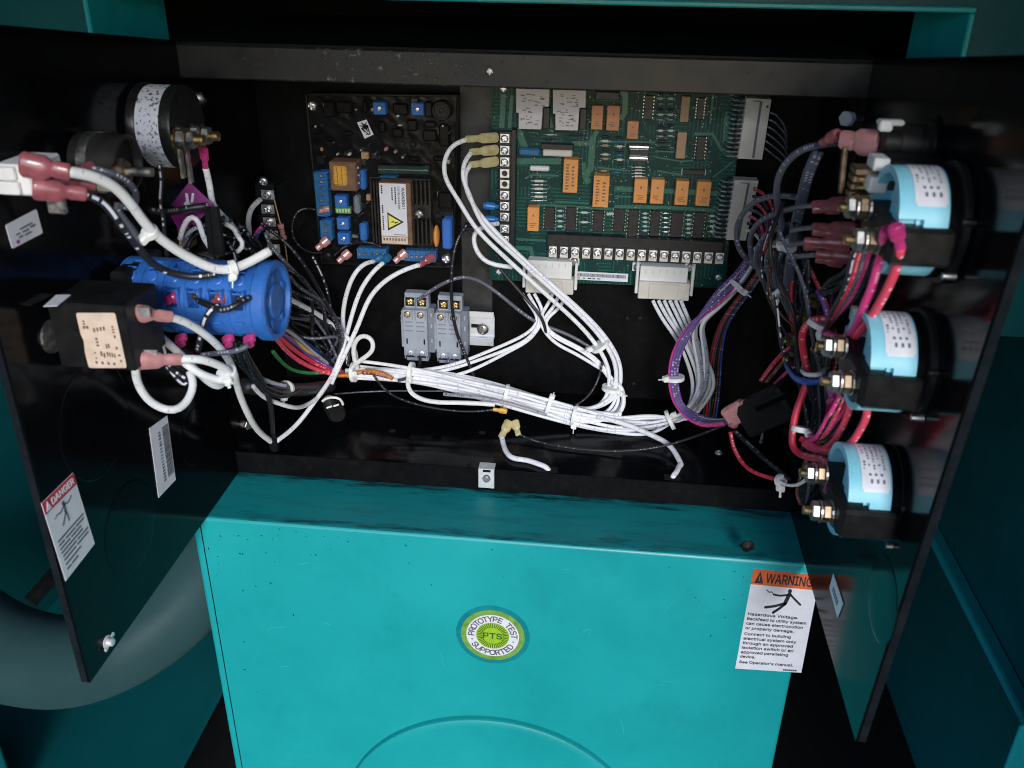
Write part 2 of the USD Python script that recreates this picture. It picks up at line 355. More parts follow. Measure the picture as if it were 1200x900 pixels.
# teal paint with grime (fine speckle, soft dark smears); the ledge also darkens towards its back
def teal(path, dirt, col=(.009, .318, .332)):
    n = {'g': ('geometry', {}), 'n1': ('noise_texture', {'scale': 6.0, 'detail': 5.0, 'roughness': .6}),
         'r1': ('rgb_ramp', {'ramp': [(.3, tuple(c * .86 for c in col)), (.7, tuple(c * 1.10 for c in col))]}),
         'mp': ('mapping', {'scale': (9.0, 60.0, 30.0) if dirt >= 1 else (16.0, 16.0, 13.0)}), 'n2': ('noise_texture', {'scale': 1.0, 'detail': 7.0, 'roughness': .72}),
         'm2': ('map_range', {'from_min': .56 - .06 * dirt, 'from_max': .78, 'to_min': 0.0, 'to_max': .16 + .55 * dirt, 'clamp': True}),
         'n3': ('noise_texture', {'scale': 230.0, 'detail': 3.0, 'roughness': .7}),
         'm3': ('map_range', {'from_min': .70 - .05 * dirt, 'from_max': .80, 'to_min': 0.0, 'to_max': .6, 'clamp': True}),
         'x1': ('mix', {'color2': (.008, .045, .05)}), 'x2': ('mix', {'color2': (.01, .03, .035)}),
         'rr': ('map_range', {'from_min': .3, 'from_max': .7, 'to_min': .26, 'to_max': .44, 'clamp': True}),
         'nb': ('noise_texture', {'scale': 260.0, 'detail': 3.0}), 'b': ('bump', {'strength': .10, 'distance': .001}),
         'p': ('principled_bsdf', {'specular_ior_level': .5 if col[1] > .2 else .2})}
    l = [('g.position', 'n1.vector'), ('n1.fac', 'r1.fac'), ('g.position', 'mp.vector'), ('mp.vector', 'n2.vector'), ('n2.fac', 'm2.value'),
         ('g.position', 'n3.vector'), ('n3.fac', 'm3.value'), ('r1.color', 'x1.color1'), ('m2.result', 'x1.fac'), ('x1.color', 'x2.color1'),
         ('m3.result', 'x2.fac'), ('x2.color', 'p.base_color'), ('n1.fac', 'rr.value'), ('rr.result', 'p.roughness'),
         ('g.position', 'nb.vector'), ('nb.fac', 'b.height'), ('b.normal', 'p.normal')]
    if dirt >= 1:
        l.remove(('x2.color', 'p.base_color'))
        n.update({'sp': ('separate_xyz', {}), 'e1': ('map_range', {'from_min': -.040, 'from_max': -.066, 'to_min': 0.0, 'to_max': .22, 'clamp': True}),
                  'e2': ('map_range', {'from_min': -.030, 'from_max': .0, 'to_min': 0.0, 'to_max': .30, 'clamp': True}), 'es': ('math', {'math_type': 'add'}),  # e2: denser towards the back edge
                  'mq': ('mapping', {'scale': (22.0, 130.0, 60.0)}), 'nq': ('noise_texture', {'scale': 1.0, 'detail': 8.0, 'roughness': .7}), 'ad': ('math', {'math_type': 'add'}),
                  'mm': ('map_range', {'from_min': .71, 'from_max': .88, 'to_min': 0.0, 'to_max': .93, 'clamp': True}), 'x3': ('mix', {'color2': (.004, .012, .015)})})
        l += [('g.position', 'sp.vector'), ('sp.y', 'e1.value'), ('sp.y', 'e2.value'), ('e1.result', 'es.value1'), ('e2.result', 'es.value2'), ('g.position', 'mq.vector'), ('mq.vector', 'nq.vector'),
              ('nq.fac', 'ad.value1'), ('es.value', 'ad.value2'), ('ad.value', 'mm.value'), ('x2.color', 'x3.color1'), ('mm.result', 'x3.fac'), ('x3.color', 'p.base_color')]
    return usdkit.material(stage, path, n, l, surface='p.BSDF')
MATDEF['teal_paint'] = lambda p: teal(p, 0.0)
MATDEF['teal_grimy'] = lambda p: teal(p, 1.0, (.007, .20, .215))
MATDEF['teal_shaded'] = lambda p: teal(p, .2, (.003, .075, .082))  # same teal paint, the shade of the bay darkened into its colour
MATDEF['teal_pipe'] = lambda p: teal(p, .5, (.026, .062, .066))

H, D, W = .367, .155, .5
# ---- the canopy bay round the box
en = thing('generator_canopy', 'teal sheet metal canopy bay, coloured darker for shade, surrounding the open black control box', 'enclosure', (.25, .1, -.5))
obj('side_wall', bx(-.36, -.35, -.74, .60, -.5, .60), 'teal_shaded', en)  # carried forward past the camera to limit the sky light
obj('side_wall', bx(.760, .770, -1.05, .60, -.5, .60), 'teal_shaded', en)  # unseen front length added to shade the right side
obj('bay_back', bx(-.35, .76, .60, .61, -.5, .60), 'dark_void', en)  # deep shade of back and floor put into their dark colour
obj('bay_floor', bx(-.35, .76, -.74, .60, -.51, -.5), 'dark_void', en)
obj('floor_ledge', bx(-.3499, -.075, -.70, .24, -.335, -.33, .002), 'teal_shaded', en)
obj('shade_roof', bx(-.36, .77, -.74, .61, .601, .61), 'teal_shaded', en)  # unseen roof, added and sized to shade the top and limit the sky
# the framed opening behind the box: flange, reveal
oy = .03
xl, xr, zt = P(110, 20, oy)[0], P(1128, 40, oy)[0], P(640, 4, oy)[2]
obj('frame_panel', bx(-.35, xl - .005, oy, oy + .003, .30, .60), 'teal_shaded', en, label='teal panel, coloured darker for shade, left of the opening')
obj('frame_panel', bx(xr + .005, .76, oy, oy + .003, .16, .60), 'teal_shaded', en)
obj('frame_panel', bx(xl - .005, xr + .005, oy, oy + .003, zt + .004, .60), 'teal_shaded', en)
obj('flange', bx(xl - .004, xl, oy - .006, oy + .12, .30, zt, .001), 'teal_paint', en)
obj('flange', bx(xr, xr + .004, oy - .006, oy + .12, .16, zt, .001), 'teal_paint', en)
obj('flange', bx(xl - .004, xr + .004, oy - .006, oy + .12, zt + .0002, zt + .004, .001), 'teal_paint', en)
# base rail on the right and plates added for the lit floor spots in the corners
a, b = P(1100, 630, .752, 0), P(1200, 785, .752, 0)
rail = []
obj('base_rail', bx(.744, .7598, -.73, .59, a[2] - .012, a[2], .002), 'teal_paint', en)
c = P(1192, 880, -.12)
obj('lit_corner_plate', bx(c[0] - .006, c[0] + .10, -.125, -.119, c[2] - .10, c[2] + .03, .002), 'teal_paint', en)
c = P(0, 890, -.12)
obj('lit_corner_plate', bx(c[0] - .10, c[0] + .006, -.125, -.119, c[2] - .10, c[2] + .02, .002), 'teal_shaded', en)

# ---- big duct pipe at the lower left
ctr = [P(-90, 700, -.10), P(-20, 752, -.07), P(60, 775, -.04), P(120, 765, -.01), P(185, 728, .03), P(240, 670, .08), P(275, 600, .14)]
pm, uv = tube(spline(ctr, .008), .046, 28)
pp = thing('duct_pipe', 'thick curved teal grey pipe bending up beneath the left door', 'pipe', tuple(ctr[3]))
obj('pipe_wall', pm, 'teal_pipe', pp, smooth=50)
bm, _ = tube(spline([P(35, 706, -.16), P(80, 655, -.12), P(96, 640, -.1)]), .006, 8)
obj('rod', bm, 'black_paint', pp, smooth=50)

simple('teal_scratch', (.05, .46, .49), .5)
# ---- the lower teal box
T0, T1 = .0717, .30
tx0, tx1 = -.0113, .5060
def rbox(x0, x1, y0, y1, z0, z1, r):
    s = m3.Manifold.sphere(r, 20)
    return m3.Manifold.batch_hull([s.translate((x, y, z)) for x in (x0 + r, x1 - r) for y in (y0 + r, y1 - r) for z in (z0 + r, z1 - r)])
tb = thing('teal_box', 'bright teal sheet metal output box below the black control box', 'metal box', (.247, .05, -.34))
kc = P(576, 1000, -T0); kr = P(576 + 178, 1000, -T0)[0] - kc[0]
body = rbox(tx0, tx1, -T0, .15, -.34, -.003, .0035)
kc[2] = P(572, 839, -T0)[2] - kr
body = body - m3.Manifold.cylinder(.0060, kr, kr, 96, True).rotate((90, 0, 0)).translate((kc[0], -T0, kc[2]))
bt = tm(body)
top_faces = bt.face_normals[:, 2] > .75
obj('box_shell', bt.submesh([~top_faces], append=True), 'teal_paint', tb, smooth=35)
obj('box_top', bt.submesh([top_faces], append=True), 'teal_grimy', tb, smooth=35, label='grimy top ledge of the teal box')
prof = [(-.004, kr - .0030), (.0022, kr - .0030), (.0044, kr - .0040), (.0056, kr - .0065), (.0060, kr - .011), (.0060, kr * .5), (.0060, .001)]
obj('knockout', lathe(prof, (kc[0], -T0 + .0022, kc[2]), (0, -1, 0), 96), 'teal_paint', tb, smooth=35, label='large round pressed knockout at the foot of the box')
# a seam along the left edge
obj('edge_seam', bx(tx0 + .0075, tx0 + .0083, -T0 - .0003, -T0 + .001, -.335, -.008), 'black_paint', tb)
# chipped rubber flap near the right end of the edge
fl = trimesh.creation.icosphere(1, .005); fl.apply_scale((1.2, .5, 1.0)); v = np.asarray(fl.vertices); v *= 1 + .5 * (meshkit.noise(v * 400)[:, None] - .5); fl.vertices = v
obj('torn_gasket', moved(fl, P(876, 640, -T0 - .001)), 'black_rubber', tb, label='small black torn scrap on the upper edge')
sc = []
for k in range(80):
    px, py = rng.choice([(rng.gauss(290, 30), rng.gauss(655, 25)), (rng.gauss(450, 120), rng.gauss(628, 6)), (rng.gauss(850, 40), rng.gauss(690, 40)), (rng.uniform(270, 850), rng.uniform(640, 830))])
    p = P(px, py, -T0); s = rng.uniform(.0003, .0011); a = rng.uniform(0, 3.14)
    if p[2] > -.008 or p[0] < .0: continue
    m = bx(-s, s, -.0002, .0002, -s * .35, s * .35); sc.append(moved(m, p, roty(a)))
obj('paint_chips', cat_(*sc), 'black_paint', tb, kind='stuff')

sc = []
for k in range(16):
    p = P(rng.uniform(270, 900), rng.uniform(650, 880), -T0); 
    if p[2] > -.012 or np.hypot(p[0] - kc[0], p[2] - kc[2]) < kr + .004 or np.hypot(p[0] - P(577, 744, -T0)[0], p[2] - P(577, 744, -T0)[2]) < .04: continue
    L_ = rng.uniform(.004, .022); a = rng.uniform(-.5, .5) + (1.5 if k % 3 == 0 else 0)
    pts = [p + np.array([math.cos(a) * L_ * u, -.00005, math.sin(a) * L_ * u + .0012 * math.sin(u * 3)]) for u in np.linspace(0, 1, 5)]
    if any(q[0] > tx1 - .01 or q[2] > -.008 for q in pts): continue
    sc.append(tube(np.array(pts), .00013, 4)[0])
obj('fine_scratches', cat_(*sc), 'teal_scratch', tb, kind='stuff')
# round seal
sc_, rx = P(577.5, 744, -T0), None
def disc(r0, r1, mat, name, y, par, n=64, label=None):
    g = Point(0, 0).buffer(r1, n // 4)
    if r0 > 0: g = g.difference(Point(0, 0).buffer(r0, n // 4))
    m = trimesh.creation.extrude_polygon(g, .0003, engine='earcut'); v = np.asarray(m.vertices)
    m = trimesh.Trimesh(np.stack([sc_[0] + v[:, 0], -T0 - y - v[:, 2], sc_[2] + v[:, 1]], 1), m.faces[:, ::-1], process=False)
    return obj(name, m, mat, par, label=label)
def Rp(px): return P(577.5 + px, 744, -T0)[0] - sc_[0]
sl = disc(0, Rp(43.5), 'sticker_clear_edge', 'round_seal', .0001, tb, label='round green and white test seal sticker')
disc(0, Rp(37.5), 'sticker_olive', 'olive_border', .0005, sl); disc(Rp(19.5), Rp(31), 'label_white', 'white_ring', .0009, sl); disc(0, Rp(19.4), 'ink_lime', 'lime_centre', .0009, sl)
def ring_text(s, R, h, a0, a1, inside=False):
    ms = []; chars = list(s)
    for i, ch in enumerate(chars):
        if ch == ' ': continue
        a = a0 + (a1 - a0) * (i + .5) / len(chars)
        m = meshkit.text_mesh(ch, h, depth=.0002, bold=True); b = m.bounds; m.apply_translation((-(b[0][0] + b[1][0]) / 2, -h / 2, 0))
        th = a - math.pi / 2 if not inside else a + math.pi / 2
        v = np.asarray(m.vertices); c, s_ = math.cos(th), math.sin(th)
        x = R * math.cos(a) + v[:, 0] * c - v[:, 1] * s_; z = R * math.sin(a) + v[:, 0] * s_ + v[:, 1] * c
        ms.append(trimesh.Trimesh(np.stack([sc_[0] + x, -T0 - .0013 - v[:, 2], sc_[2] + z], 1), m.faces, process=False))
    return cat_(*ms)
rm, ch = (Rp(19.5) + Rp(31)) / 2, Rp(7.5)
d2 = math.radians
obj('lettering', cat_(ring_text('PROTOTYPE TEST', rm, ch, d2(184), d2(-4)), ring_text('SUPPORTED', rm, ch, d2(208), d2(332), True), ring_text('\u00b7', rm, ch, d2(195), d2(197)), ring_text('\u00b7', rm, ch, d2(343), d2(345))), 'ink_grey', sl)
t = meshkit.text_mesh('PTS', Rp(8.0), depth=.0002, bold=True); b = t.bounds; v = np.asarray(t.vertices)
obj('lettering', trimesh.Trimesh(np.stack([sc_[0] + (v[:, 0] - (b[0][0] + b[1][0]) / 2) * 1.12, -T0 - .0013 - v[:, 2], sc_[2] + v[:, 1] - Rp(4)], 1), t.faces, process=False), 'green_ink', sl) if False else None
#
simple('ink_green', (.03, .10, .01), .5)
obj('lettering', trimesh.Trimesh(np.stack([sc_[0] + (v[:, 0] - (b[0][0] + b[1][0]) / 2) * 1.12, -T0 - .0013 - v[:, 2], sc_[2] + v[:, 1] - Rp(4)], 1), t.faces, process=False), 'ink_green', sl)
ry = []
for k in range(44):
    a = 2 * math.pi * k / 44; r0, r1 = Rp(12.0), Rp(18.6)
    m = bx(r0, r1, -.0001, .0001, -Rp(.45), Rp(.45)); ry.append(moved(m, (sc_[0], -T0 - .0013, sc_[2]), roty(-a)))
obj('ray_marks', cat_(*ry), 'ink_green', sl)

# warning label
q = [P(883, 666, -T0), P(961, 674, -T0), P(939, 788, -T0), P(861.5, 783, -T0)]
wl = obj('warning_label', quad(plate(), q), 'label_white', tb, label='orange headed WARNING label at the right of the teal box')
obj('header_band', quad(plate(0, .855, 1, 1, .0003, .0004), q), 'ink_orange', wl)
L = [text2('WARNING', .21, .885, .70, .085, True, w0=.0007), poly2(Polygon([(.045, .872), (.18, .872), (.1125, .985)]), w0=.0007)]
rows = [('Hazardous Voltage.', .555, .80), ('Backfeed to utility system', .508, .94), ('can cause electrocution', .461, .90), ('or property damage.', .414, .77),
        ('Connect to building', .355, .74), ('electrical system only', .308, .84), ('through an approved', .261, .80), ('isolation switch or an', .214, .82),
        ('approved paralleling', .167, .75), ('device.', .120, .24), ("See Operator's manual.", .062, .86)]
for s, v0, w in rows: L.append(text2(s, .04, v0, w * .95, .026, True))
L += [plate(.72 + .03 * i_, .012, .742 + .03 * i_, .028, .00025, .0004) for i_ in range(7)]
AS = .69
L += [poly2(Point(0, 0).buffer(.022, 5).__class__([( .60 + .030 * math.cos(k * .5236), .822 + .021 * math.sin(k * .5236)) for k in range(12)])),
      stroke2([(.60, .79), (.56, .70)], .020, AS), stroke2([(.62, .79), (.68, .755), (.79, .70)], .010, AS), stroke2([(.58, .785), (.47, .77), (.37, .775)], .009, AS),
      stroke2([(.56, .70), (.42, .665), (.28, .645)], .012, AS), stroke2([(.57, .70), (.50, .65), (.41, .60)], .013, AS),
      stroke2([(.37, .775), (.33, .80), (.30, .793), (.25, .815)], .004, AS)]
obj('printing', quad(cat_(*L), q), 'ink_black', wl)
L2 = poly2(Polygon([(.1065, .895), (.1185, .895), (.1185, .945), (.1065, .945)]), w0=.00097)
obj('printing', quad(L2, q), 'ink_orange', wl)

# ---- the black control box
FZ = .020
cb = thing('control_box', 'open black steel control box full of wiring', 'control box', (.25, .07, -.002))
obj('back_panel', bx(-.002, W + .002, D, D + .002, 0, H), 'black_paint', cb)
obj('back_strip', bx(P(540, 200, D)[0], P(578, 200, D)[0], D - .0022, D - .0004, FZ + .05, H - .002, .0005), 'black_bar', cb, label='lighter grey strip of the back panel between the boards')
obj('floor_panel', bx(0, W, .0005, D, FZ - .002, FZ), 'black_gloss', cb)
obj('front_lip', bx(-.001, W + .001, -.002, .0004, -.0015, FZ, .0006), 'black_bar' if False else 'black_paint', cb)
obj('side_panel', bx(-.004, -.002, 0, D, 0, H), 'black_paint', cb); obj('side_panel', bx(W + .002, W + .004, 0, D, 0, H), 'black_paint', cb)
obj('roof_panel', bx(-.004, W + .004, .0005, D + .1, H, H + .002), 'black_paint', cb)
# top bar, its worn front face
def worn(path):
    n = {'g': ('geometry', {}), 'n1': ('noise_texture', {'scale': 30.0, 'detail': 5.0}), 'r1': ('rgb_ramp', {'ramp': [(.35, (.004, .004, .0052)), (.65, (.011, .011, .0125))]}),
         'n2': ('noise_texture', {'scale': 160.0, 'detail': 9.0, 'roughness': .8}), 's': ('separate_xyz', {}),
         'mx': ('map_range', {'from_min': .02, 'from_max': .14, 'to_min': 0.0, 'to_max': .10, 'clamp': True}), 'mx2': ('map_range', {'from_min': .18, 'from_max': .32, 'to_min': 0.0, 'to_max': .12, 'clamp': True}),
         'sub': ('math', {'math_type': 'subtract'}), 'add': ('math', {'math_type': 'add'}),
         'm2': ('map_range', {'from_min': .640, 'from_max': .73, 'to_min': 0.0, 'to_max': .55, 'clamp': True}), 'x': ('mix', {'color2': (.35, .34, .36)}),
         'rr': ('map_range', {'from_min': .3, 'from_max': .7, 'to_min': .28, 'to_max': .5, 'clamp': True}), 'b': ('bump', {'strength': .5, 'distance': .001}), 'p': ('principled_bsdf', {'specular_ior_level': .4})}
    l = [('g.position', 'n1.vector'), ('n1.fac', 'r1.fac'), ('g.position', 'n2.vector'), ('g.position', 's.vector'), ('s.x', 'mx.value'), ('s.x', 'mx2.value'),
         ('mx.result', 'sub.value1'), ('mx2.result', 'sub.value2'), ('n2.fac', 'add.value1'), ('sub.value', 'add.value2'), ('add.value', 'm2.value'),
         ('r1.color', 'x.color1'), ('m2.result', 'x.fac'), ('x.color', 'p.base_color'), ('n1.fac', 'rr.value'), ('rr.result', 'p.roughness'), ('m2.result', 'b.height'), ('b.normal', 'p.normal')]
    return usdkit.material(stage, path, n, l, surface='p.BSDF')
MATDEF['worn_bar'] = worn
bar = man(bx(0, W, -.002, .006, H - .0235, H + .0005, .0012))
hp = P(574, 84, -.002)
bar = bar - man(cyl((hp[0], -.01, hp[2]), (hp[0], .02, hp[2]), .0026, 16))
br = obj('top_bar', bar, 'worn_bar', cb, label='scuffed black bar along the top of the box')
obj('bar_screw', moved(screw_mesh(.0032, .0022), (hp[0], -.0012, hp[2])), 'dull_steel', br, smooth=35)
# floor and back panel hardware
for (px, py) in ((735, 373), (750, 373), (743, 450), (690, 396)):
    obj('panel_screw', moved(screw_mesh(.003, .002), P(px, py, D - .0005)), 'black_plastic', cb, smooth=35)
obj('floor_screw', moved(screw_mesh(.0034, .002), P(842, 531, FZ, 2), face_to((0, 0, 1))), 'zinc', cb, smooth=35)
for (px, py) in ((545, 519), (565, 507), (640, 540), (460, 505)):
    obj('floor_hole', cyl(P(px, py, FZ, 2) + [0, 0, -.001], P(px, py, FZ, 2) + [0, 0, .0002], .0034, 14), 'dark_void', cb)

for (px, py, w) in ((644, 551, .007), (788, 560, .007)):
    p = P(px, py, FZ, 2); obj('floor_slot', bx(p[0] - w, p[0] + w, max(.0012, p[1] - .004), max(.0012, p[1] - .004) + .009, FZ - .001, FZ + .0003), 'dark_void', cb, label='cable slot in the floor by the lip')
# clip nut on the lip
cn = thing('clip_nut', 'small bright steel clip with a screw on the front lip', 'clip', tuple(P(570, 573, -.006)))
a = P(560.5, 549, -.005); b = P(579, 572.5, -.005)
cp = man(bx(a[0], b[0], -.0052, -.0035, b[2], a[2], .0003)) - man(cyl(P(570, 561, .0), P(570, 561, -.02), .0034, 18))
obj('clip_body', cat_(cp, bx(a[0], b[0], -.0035, .006, a[2] - .0015, a[2] - .0002)), 'rail_zinc', cn)
obj('clip_slot', bx(*[P(566, 551, -.005)[0], P(575, 551, -.005)[0]], -.0055, -.0050, P(570, 553, -.005)[2], P(570, 550.5, -.005)[2]), 'dark_void', cn)
obj('screw', cat_(hexnut((P(570, 561, -.005)[0], -.0042, P(570, 561, -.005)[2]), (0, -1, 0), .0040, .0016), lathe([(0, .0024), (.001, .0024)], (P(570, 561, -.005)[0], -.0058, P(570, 561, -.005)[2]), (0, -1, 0), 12)), 'dull_steel', cn)

# ---- doors
def door(name, label, x, s, ztop_f, ztop_h, yl, yt):
    d = thing(name, label, 'door', (x, 0, -.004))
    t = .0016
    pts = [(-.003, -.0012), (yl, -.0035), (yt, ztop_f), (-.003, ztop_h)]
    g = Polygon(pts)
    m = trimesh.creation.extrude_polygon(g, t, engine='earcut'); v = np.asarray(m.vertices)
    f = m.faces if s > 0 else m.faces[:, ::-1]
    obj('door_panel', trimesh.Trimesh(np.stack([x - s * v[:, 2], v[:, 0], v[:, 1]], 1), m.faces, process=True), 'black_gloss', d)
    hw = .0045
    hm = trimesh.creation.extrude_polygon(Polygon([(yl, -.0035), (yl + .0014, -.0035), (yt + .0014, ztop_f), (yt, ztop_f)]), hw, engine='earcut'); v = np.asarray(hm.vertices)
    hm = trimesh.Trimesh(np.stack([x - s * (t + .0001 + v[:, 2]), v[:, 0], v[:, 1]], 1), hm.faces, process=True); trimesh.repair.fix_normals(hm)
    obj('front_hem', hm, 'hem_edge', d)
    return d
XR = .4982
simple('hem_edge', (.006, .008, .010), .3, spec=.3, var=.2)
dl = door('control_door', 'glossy black left door carrying the blue terminal switch and the DANGER label', .004, 1, .405, .370, -.260, -.258)
dr = door('control_door', 'glossy black right door carrying three round gauges', XR, -1, .405, .370, -.248, -.286)
def knockout(par, c, x, r, s):
    obj('knockout', lathe([(-.0005, r), (.0001, r), (.0004, r - .0012), (.0004, r * .5), (.0004, .0005)], (x, c[0], c[1]), (s, 0, 0), 72), 'black_gloss', par, smooth=25)
c = P(150, 622, .004, 0); knockout(dl, (c[1] + .004, c[2]), .004, .034, 1)
c = P(112, 492, .004, 0); knockout(dl, (c[1], c[2]), .004, .040, 1)
c = P(228, 512, .004, 0); knockout(dl, (c[1], c[2]), .004, .024, 1)
c = P(1034, 702, XR, 0); knockout(dr, (c[1], c[2]), XR, .026, -1)
def obj_rot(p):
    m = bx(-.0008, .0008, -.0070, .0070, -.0014, .0014, .0005); return moved(m, p + [.0020, 0, 0], np.array([[1, 0, 0], [0, .94, -.34], [0, .34, .94]]))
lt = P(125, 752, .004, 0)
obj('latch_screw', cat_(lathe([(0, .0046), (.0008, .0046), (.0012, .0030), (.0045, .0028), (.0052, .0018)], lt, (1, 0, 0), 20), obj_rot(lt)), 'rail_zinc', dl, smooth=35)
for (px, py, x) in ((232, 117, .004),):
    p = P(px, py, -.001); 
hs = P(291, 497, .02); obj('hinge_bolt', cat_(hexnut(P(290, 497, .03), (.8, -.6, 0), .0048, .0035), cyl(P(290, 497, .03), P(278, 497, .03), .0036)), 'dull_steel', dl)
# door labels
X1 = .0042
q = [P(48, 590, X1, 0), P(85, 554, X1, 0), P(110.5, 637, X1, 0), P(76.5, 681, X1, 0)]
dgl = obj('danger_label', quad(plate(), q), 'label_white', dl, label='red headed DANGER label at the lower front of the left door')
obj('header_band', quad(plate(0, .855, 1, 1, .0003, .0004), q), 'ink_red', dgl)
obj('lettering', quad(cat_(text2('DANGER', .24, .89, .70, .075, True, w0=.0007), poly2(Polygon([(.05, .875), (.2, .875), (.125, .975)]), w0=.0007)), q), 'label_white', dgl)
L = [poly2(Polygon([(.50 + .04 * math.cos(k * .6283), .80 + .026 * math.sin(k * .6283)) for k in range(10)])), stroke2([(.52, .78), (.50, .69)], .018, .66), stroke2([(.53, .77), (.64, .755), (.76, .79)], .009, .66),
     stroke2([(.5, .77), (.38, .73), (.26, .745)], .008, .66), stroke2([(.5, .69), (.42, .63), (.34, .58)], .010, .66), stroke2([(.51, .69), (.53, .62), (.52, .57)], .010, .66), stroke2([(.26, .745), (.22, .72), (.17, .735)], .004, .66)]
for v0, segs in ((.47, ((.10, .93),)), (.42, ((.10, .28), (.32, .62), (.66, .9))), (.37, ((.10, .42), (.46, .78))), (.32, ((.10, .80),)), (.27, ((.12, .55), (.60, .95))), (.22, ((.12, .50), (.55, .92))), (.16, ((.12, .62),)), (.10, ((.12, .25), (.29, .48)))):
    for u0, u1 in segs:
        u = u0
        while u < u1 - .01:
            w = min(u1 - u, rng.uniform(.03, .07)); L.append(plate(u, v0 - .011, u + w, v0 + .011, .00025, .0004)); u += w + .008
obj('printing', quad(cat_(*L), q), 'ink_grey', dgl)
q = [P(174.5, 502, X1, 0), P(195.5, 487, X1, 0), P(205.5, 562, X1, 0), P(185.5, 583.5, X1, 0)]
bl = obj('barcode_label', quad(plate(), q), 'label_white', dl, label='tall white barcode label behind the DANGER label')
L = []; v = .14
while v < .88:
    w = rng.choice((.006, .010, .016)); L.append(plate(.62, v, .95, v + w, .00025, .0004)); v += w + rng.choice((.006, .010))
for k in range(15): L.append(moved(text2('0123456789ABCDE'[k], .0, .0, .034, .13), (0, 0, 0)))
for k in range(15):
    m = L[-15 + k]; vv = np.asarray(m.vertices); m.vertices = np.stack([.36 + vv[:, 1], .84 - k * .048 - vv[:, 0], vv[:, 2]], 1)
obj('printing', quad(cat_(*L[:-15]), q), 'ink_grey', bl)
for m in L[-15:]: pass
dsh = [plate(.38, .14 + k * .047, .50, .14 + k * .047 + rng.uniform(.012, .034), .00025, .0004) for k in range(16)]
obj('printing', quad(cat_(*dsh), q), 'ink_grey', bl)
q = [P(6, 264, X1, 0), P(42, 245, X1, 0), P(49.5, 273, X1, 0), P(14, 291.5, X1, 0)]
g = sbox(.05, .05, .95, .95).buffer(.05, 4)
sl2 = obj('blank_label', quad(poly2(g, .0004, 0), q), 'label_white', dl, label='small pale rounded label high on the left door')
obj('printing', quad(cat_(*[plate(u, v, u + w, v + .06, .00025, .0004) for u, v, w in ((.35, .56, .40), (.2, .42, .12), (.4, .40, .2), (.66, .44, .16), (.25, .27, .14), (.45, .25, .2))]), q), 'ink_grey', sl2)
obj('printing', quad(poly2([(.16, .10), (.24, .10), (.24, .22), (.16, .22)]), q), 'purple_tag', sl2)
X2 = XR - .0003
q = [P(973, 673, X2, 0), P(981, 683, X2, 0), P(988, 713, X2, 0), P(981.5, 723, X2, 0)]
q = [P(972.5, 672, X2, 0), P(983, 689, X2, 0), P(988, 709, X2, 0), P(978, 723, X2, 0)]
q = [P(972.5, 689, X2, 0), P(977, 672, X2, 0), P(988.5, 707, X2, 0), P(982, 724, X2, 0)]
sl3 = obj('narrow_label', quad(plate(), q), 'label_white', dr, label='narrow white label low on the right door')
obj('printing', quad(cat_(*[plate(.3, .25 + k * .11, .6, .31 + k * .11, .00025, .0004) for k in range(5)]), q), 'ink_grey', sl3)
# ================================================================ control circuit board
YB = .127
pb = thing('control_board', 'green printed circuit board with orange relays on the right of the back panel', 'circuit board', (.325, YB, .15))
def onb(px0, py0, px1, py1, h, yb=YB, c=.0004):
    """a block h proud of the board whose face fills these pixels"""
    x0, x1, z0, z1 = RB(px0, py0, px1, py1, yb - h)
    return bx(x0, x1, yb - h, yb - .0002, z0, z1, c), (x0, x1, z0, z1)
def pcb(path):
    n = {'g': ('geometry', {}), 'n0': ('noise_texture', {'scale': 26.0, 'detail': 1.0}),
         'mp': ('mapping', {'scale': (1.0, 1.0, 1.0)}), 's': ('separate_xyz', {}),
         'kx': ('math', {'math_type': 'multiply', 'value2': 300.0}), 'kz': ('math', {'math_type': 'multiply', 'value2': 310.0}),
         'fx': ('math', {'math_type': 'fraction'}), 'fz': ('math', {'math_type': 'fraction'}),
         'tx': ('math', {'math_type': 'less_than', 'value2': .34}), 'tz': ('math', {'math_type': 'less_than', 'value2': .36}),
         'sel': ('math', {'math_type': 'greater_than', 'value2': .52}), 'mf': ('mix_float', {}),
         'vo': ('voronoi_texture', {'scale': 150.0, 'metric': 'manhattan', 'feature': 'f1', 'randomness': .9}),
         'vt': ('math', {'math_type': 'less_than', 'value2': .13}), 'n3': ('noise_texture', {'scale': 55.0, 'detail': 2.0}), 'gt': ('math', {'math_type': 'greater_than', 'value2': .46}),
         'mu': ('math', {'math_type': 'multiply'}),
         'x1': ('mix', {'color1': (.003, .036, .031), 'color2': (.010, .085, .066)}), 'x2': ('mix', {'color2': (.20, .27, .25)}),
         'p': ('principled_bsdf', {'roughness': .42, 'specular_ior_level': .22})}
    l = [('g.position', 'n0.vector'), ('g.position', 's.vector'), ('s.x', 'kx.value1'), ('s.z', 'kz.value1'), ('kx.value', 'fx.value1'), ('kz.value', 'fz.value1'),
         ('fx.value', 'tx.value1'), ('fz.value', 'tz.value1'), ('n0.fac', 'sel.value1'), ('sel.value', 'mf.fac'), ('tx.value', 'mf.a'), ('tz.value', 'mf.b'), ('mf.result', 'mu.value1'),
         ('g.position', 'n3.vector'), ('n3.fac', 'gt.value1'), ('gt.value', 'mu.value2'), ('mu.value', 'x1.fac'), ('x1.color', 'x2.color1'),
         ('g.position', 'vo.vector'), ('vo.distance', 'vt.value1'), ('vt.value', 'x2.fac'), ('x2.color', 'p.base_color')]
    return usdkit.material(stage, path, n, l, surface='p.BSDF')
MATDEF['pcb_green'] = pcb
c4 = [P(577, 92, YB), P(871, 100, YB), P(850, 338, YB), P(573, 328, YB)]
g = Polygon([(q[0], q[2]) for q in c4])
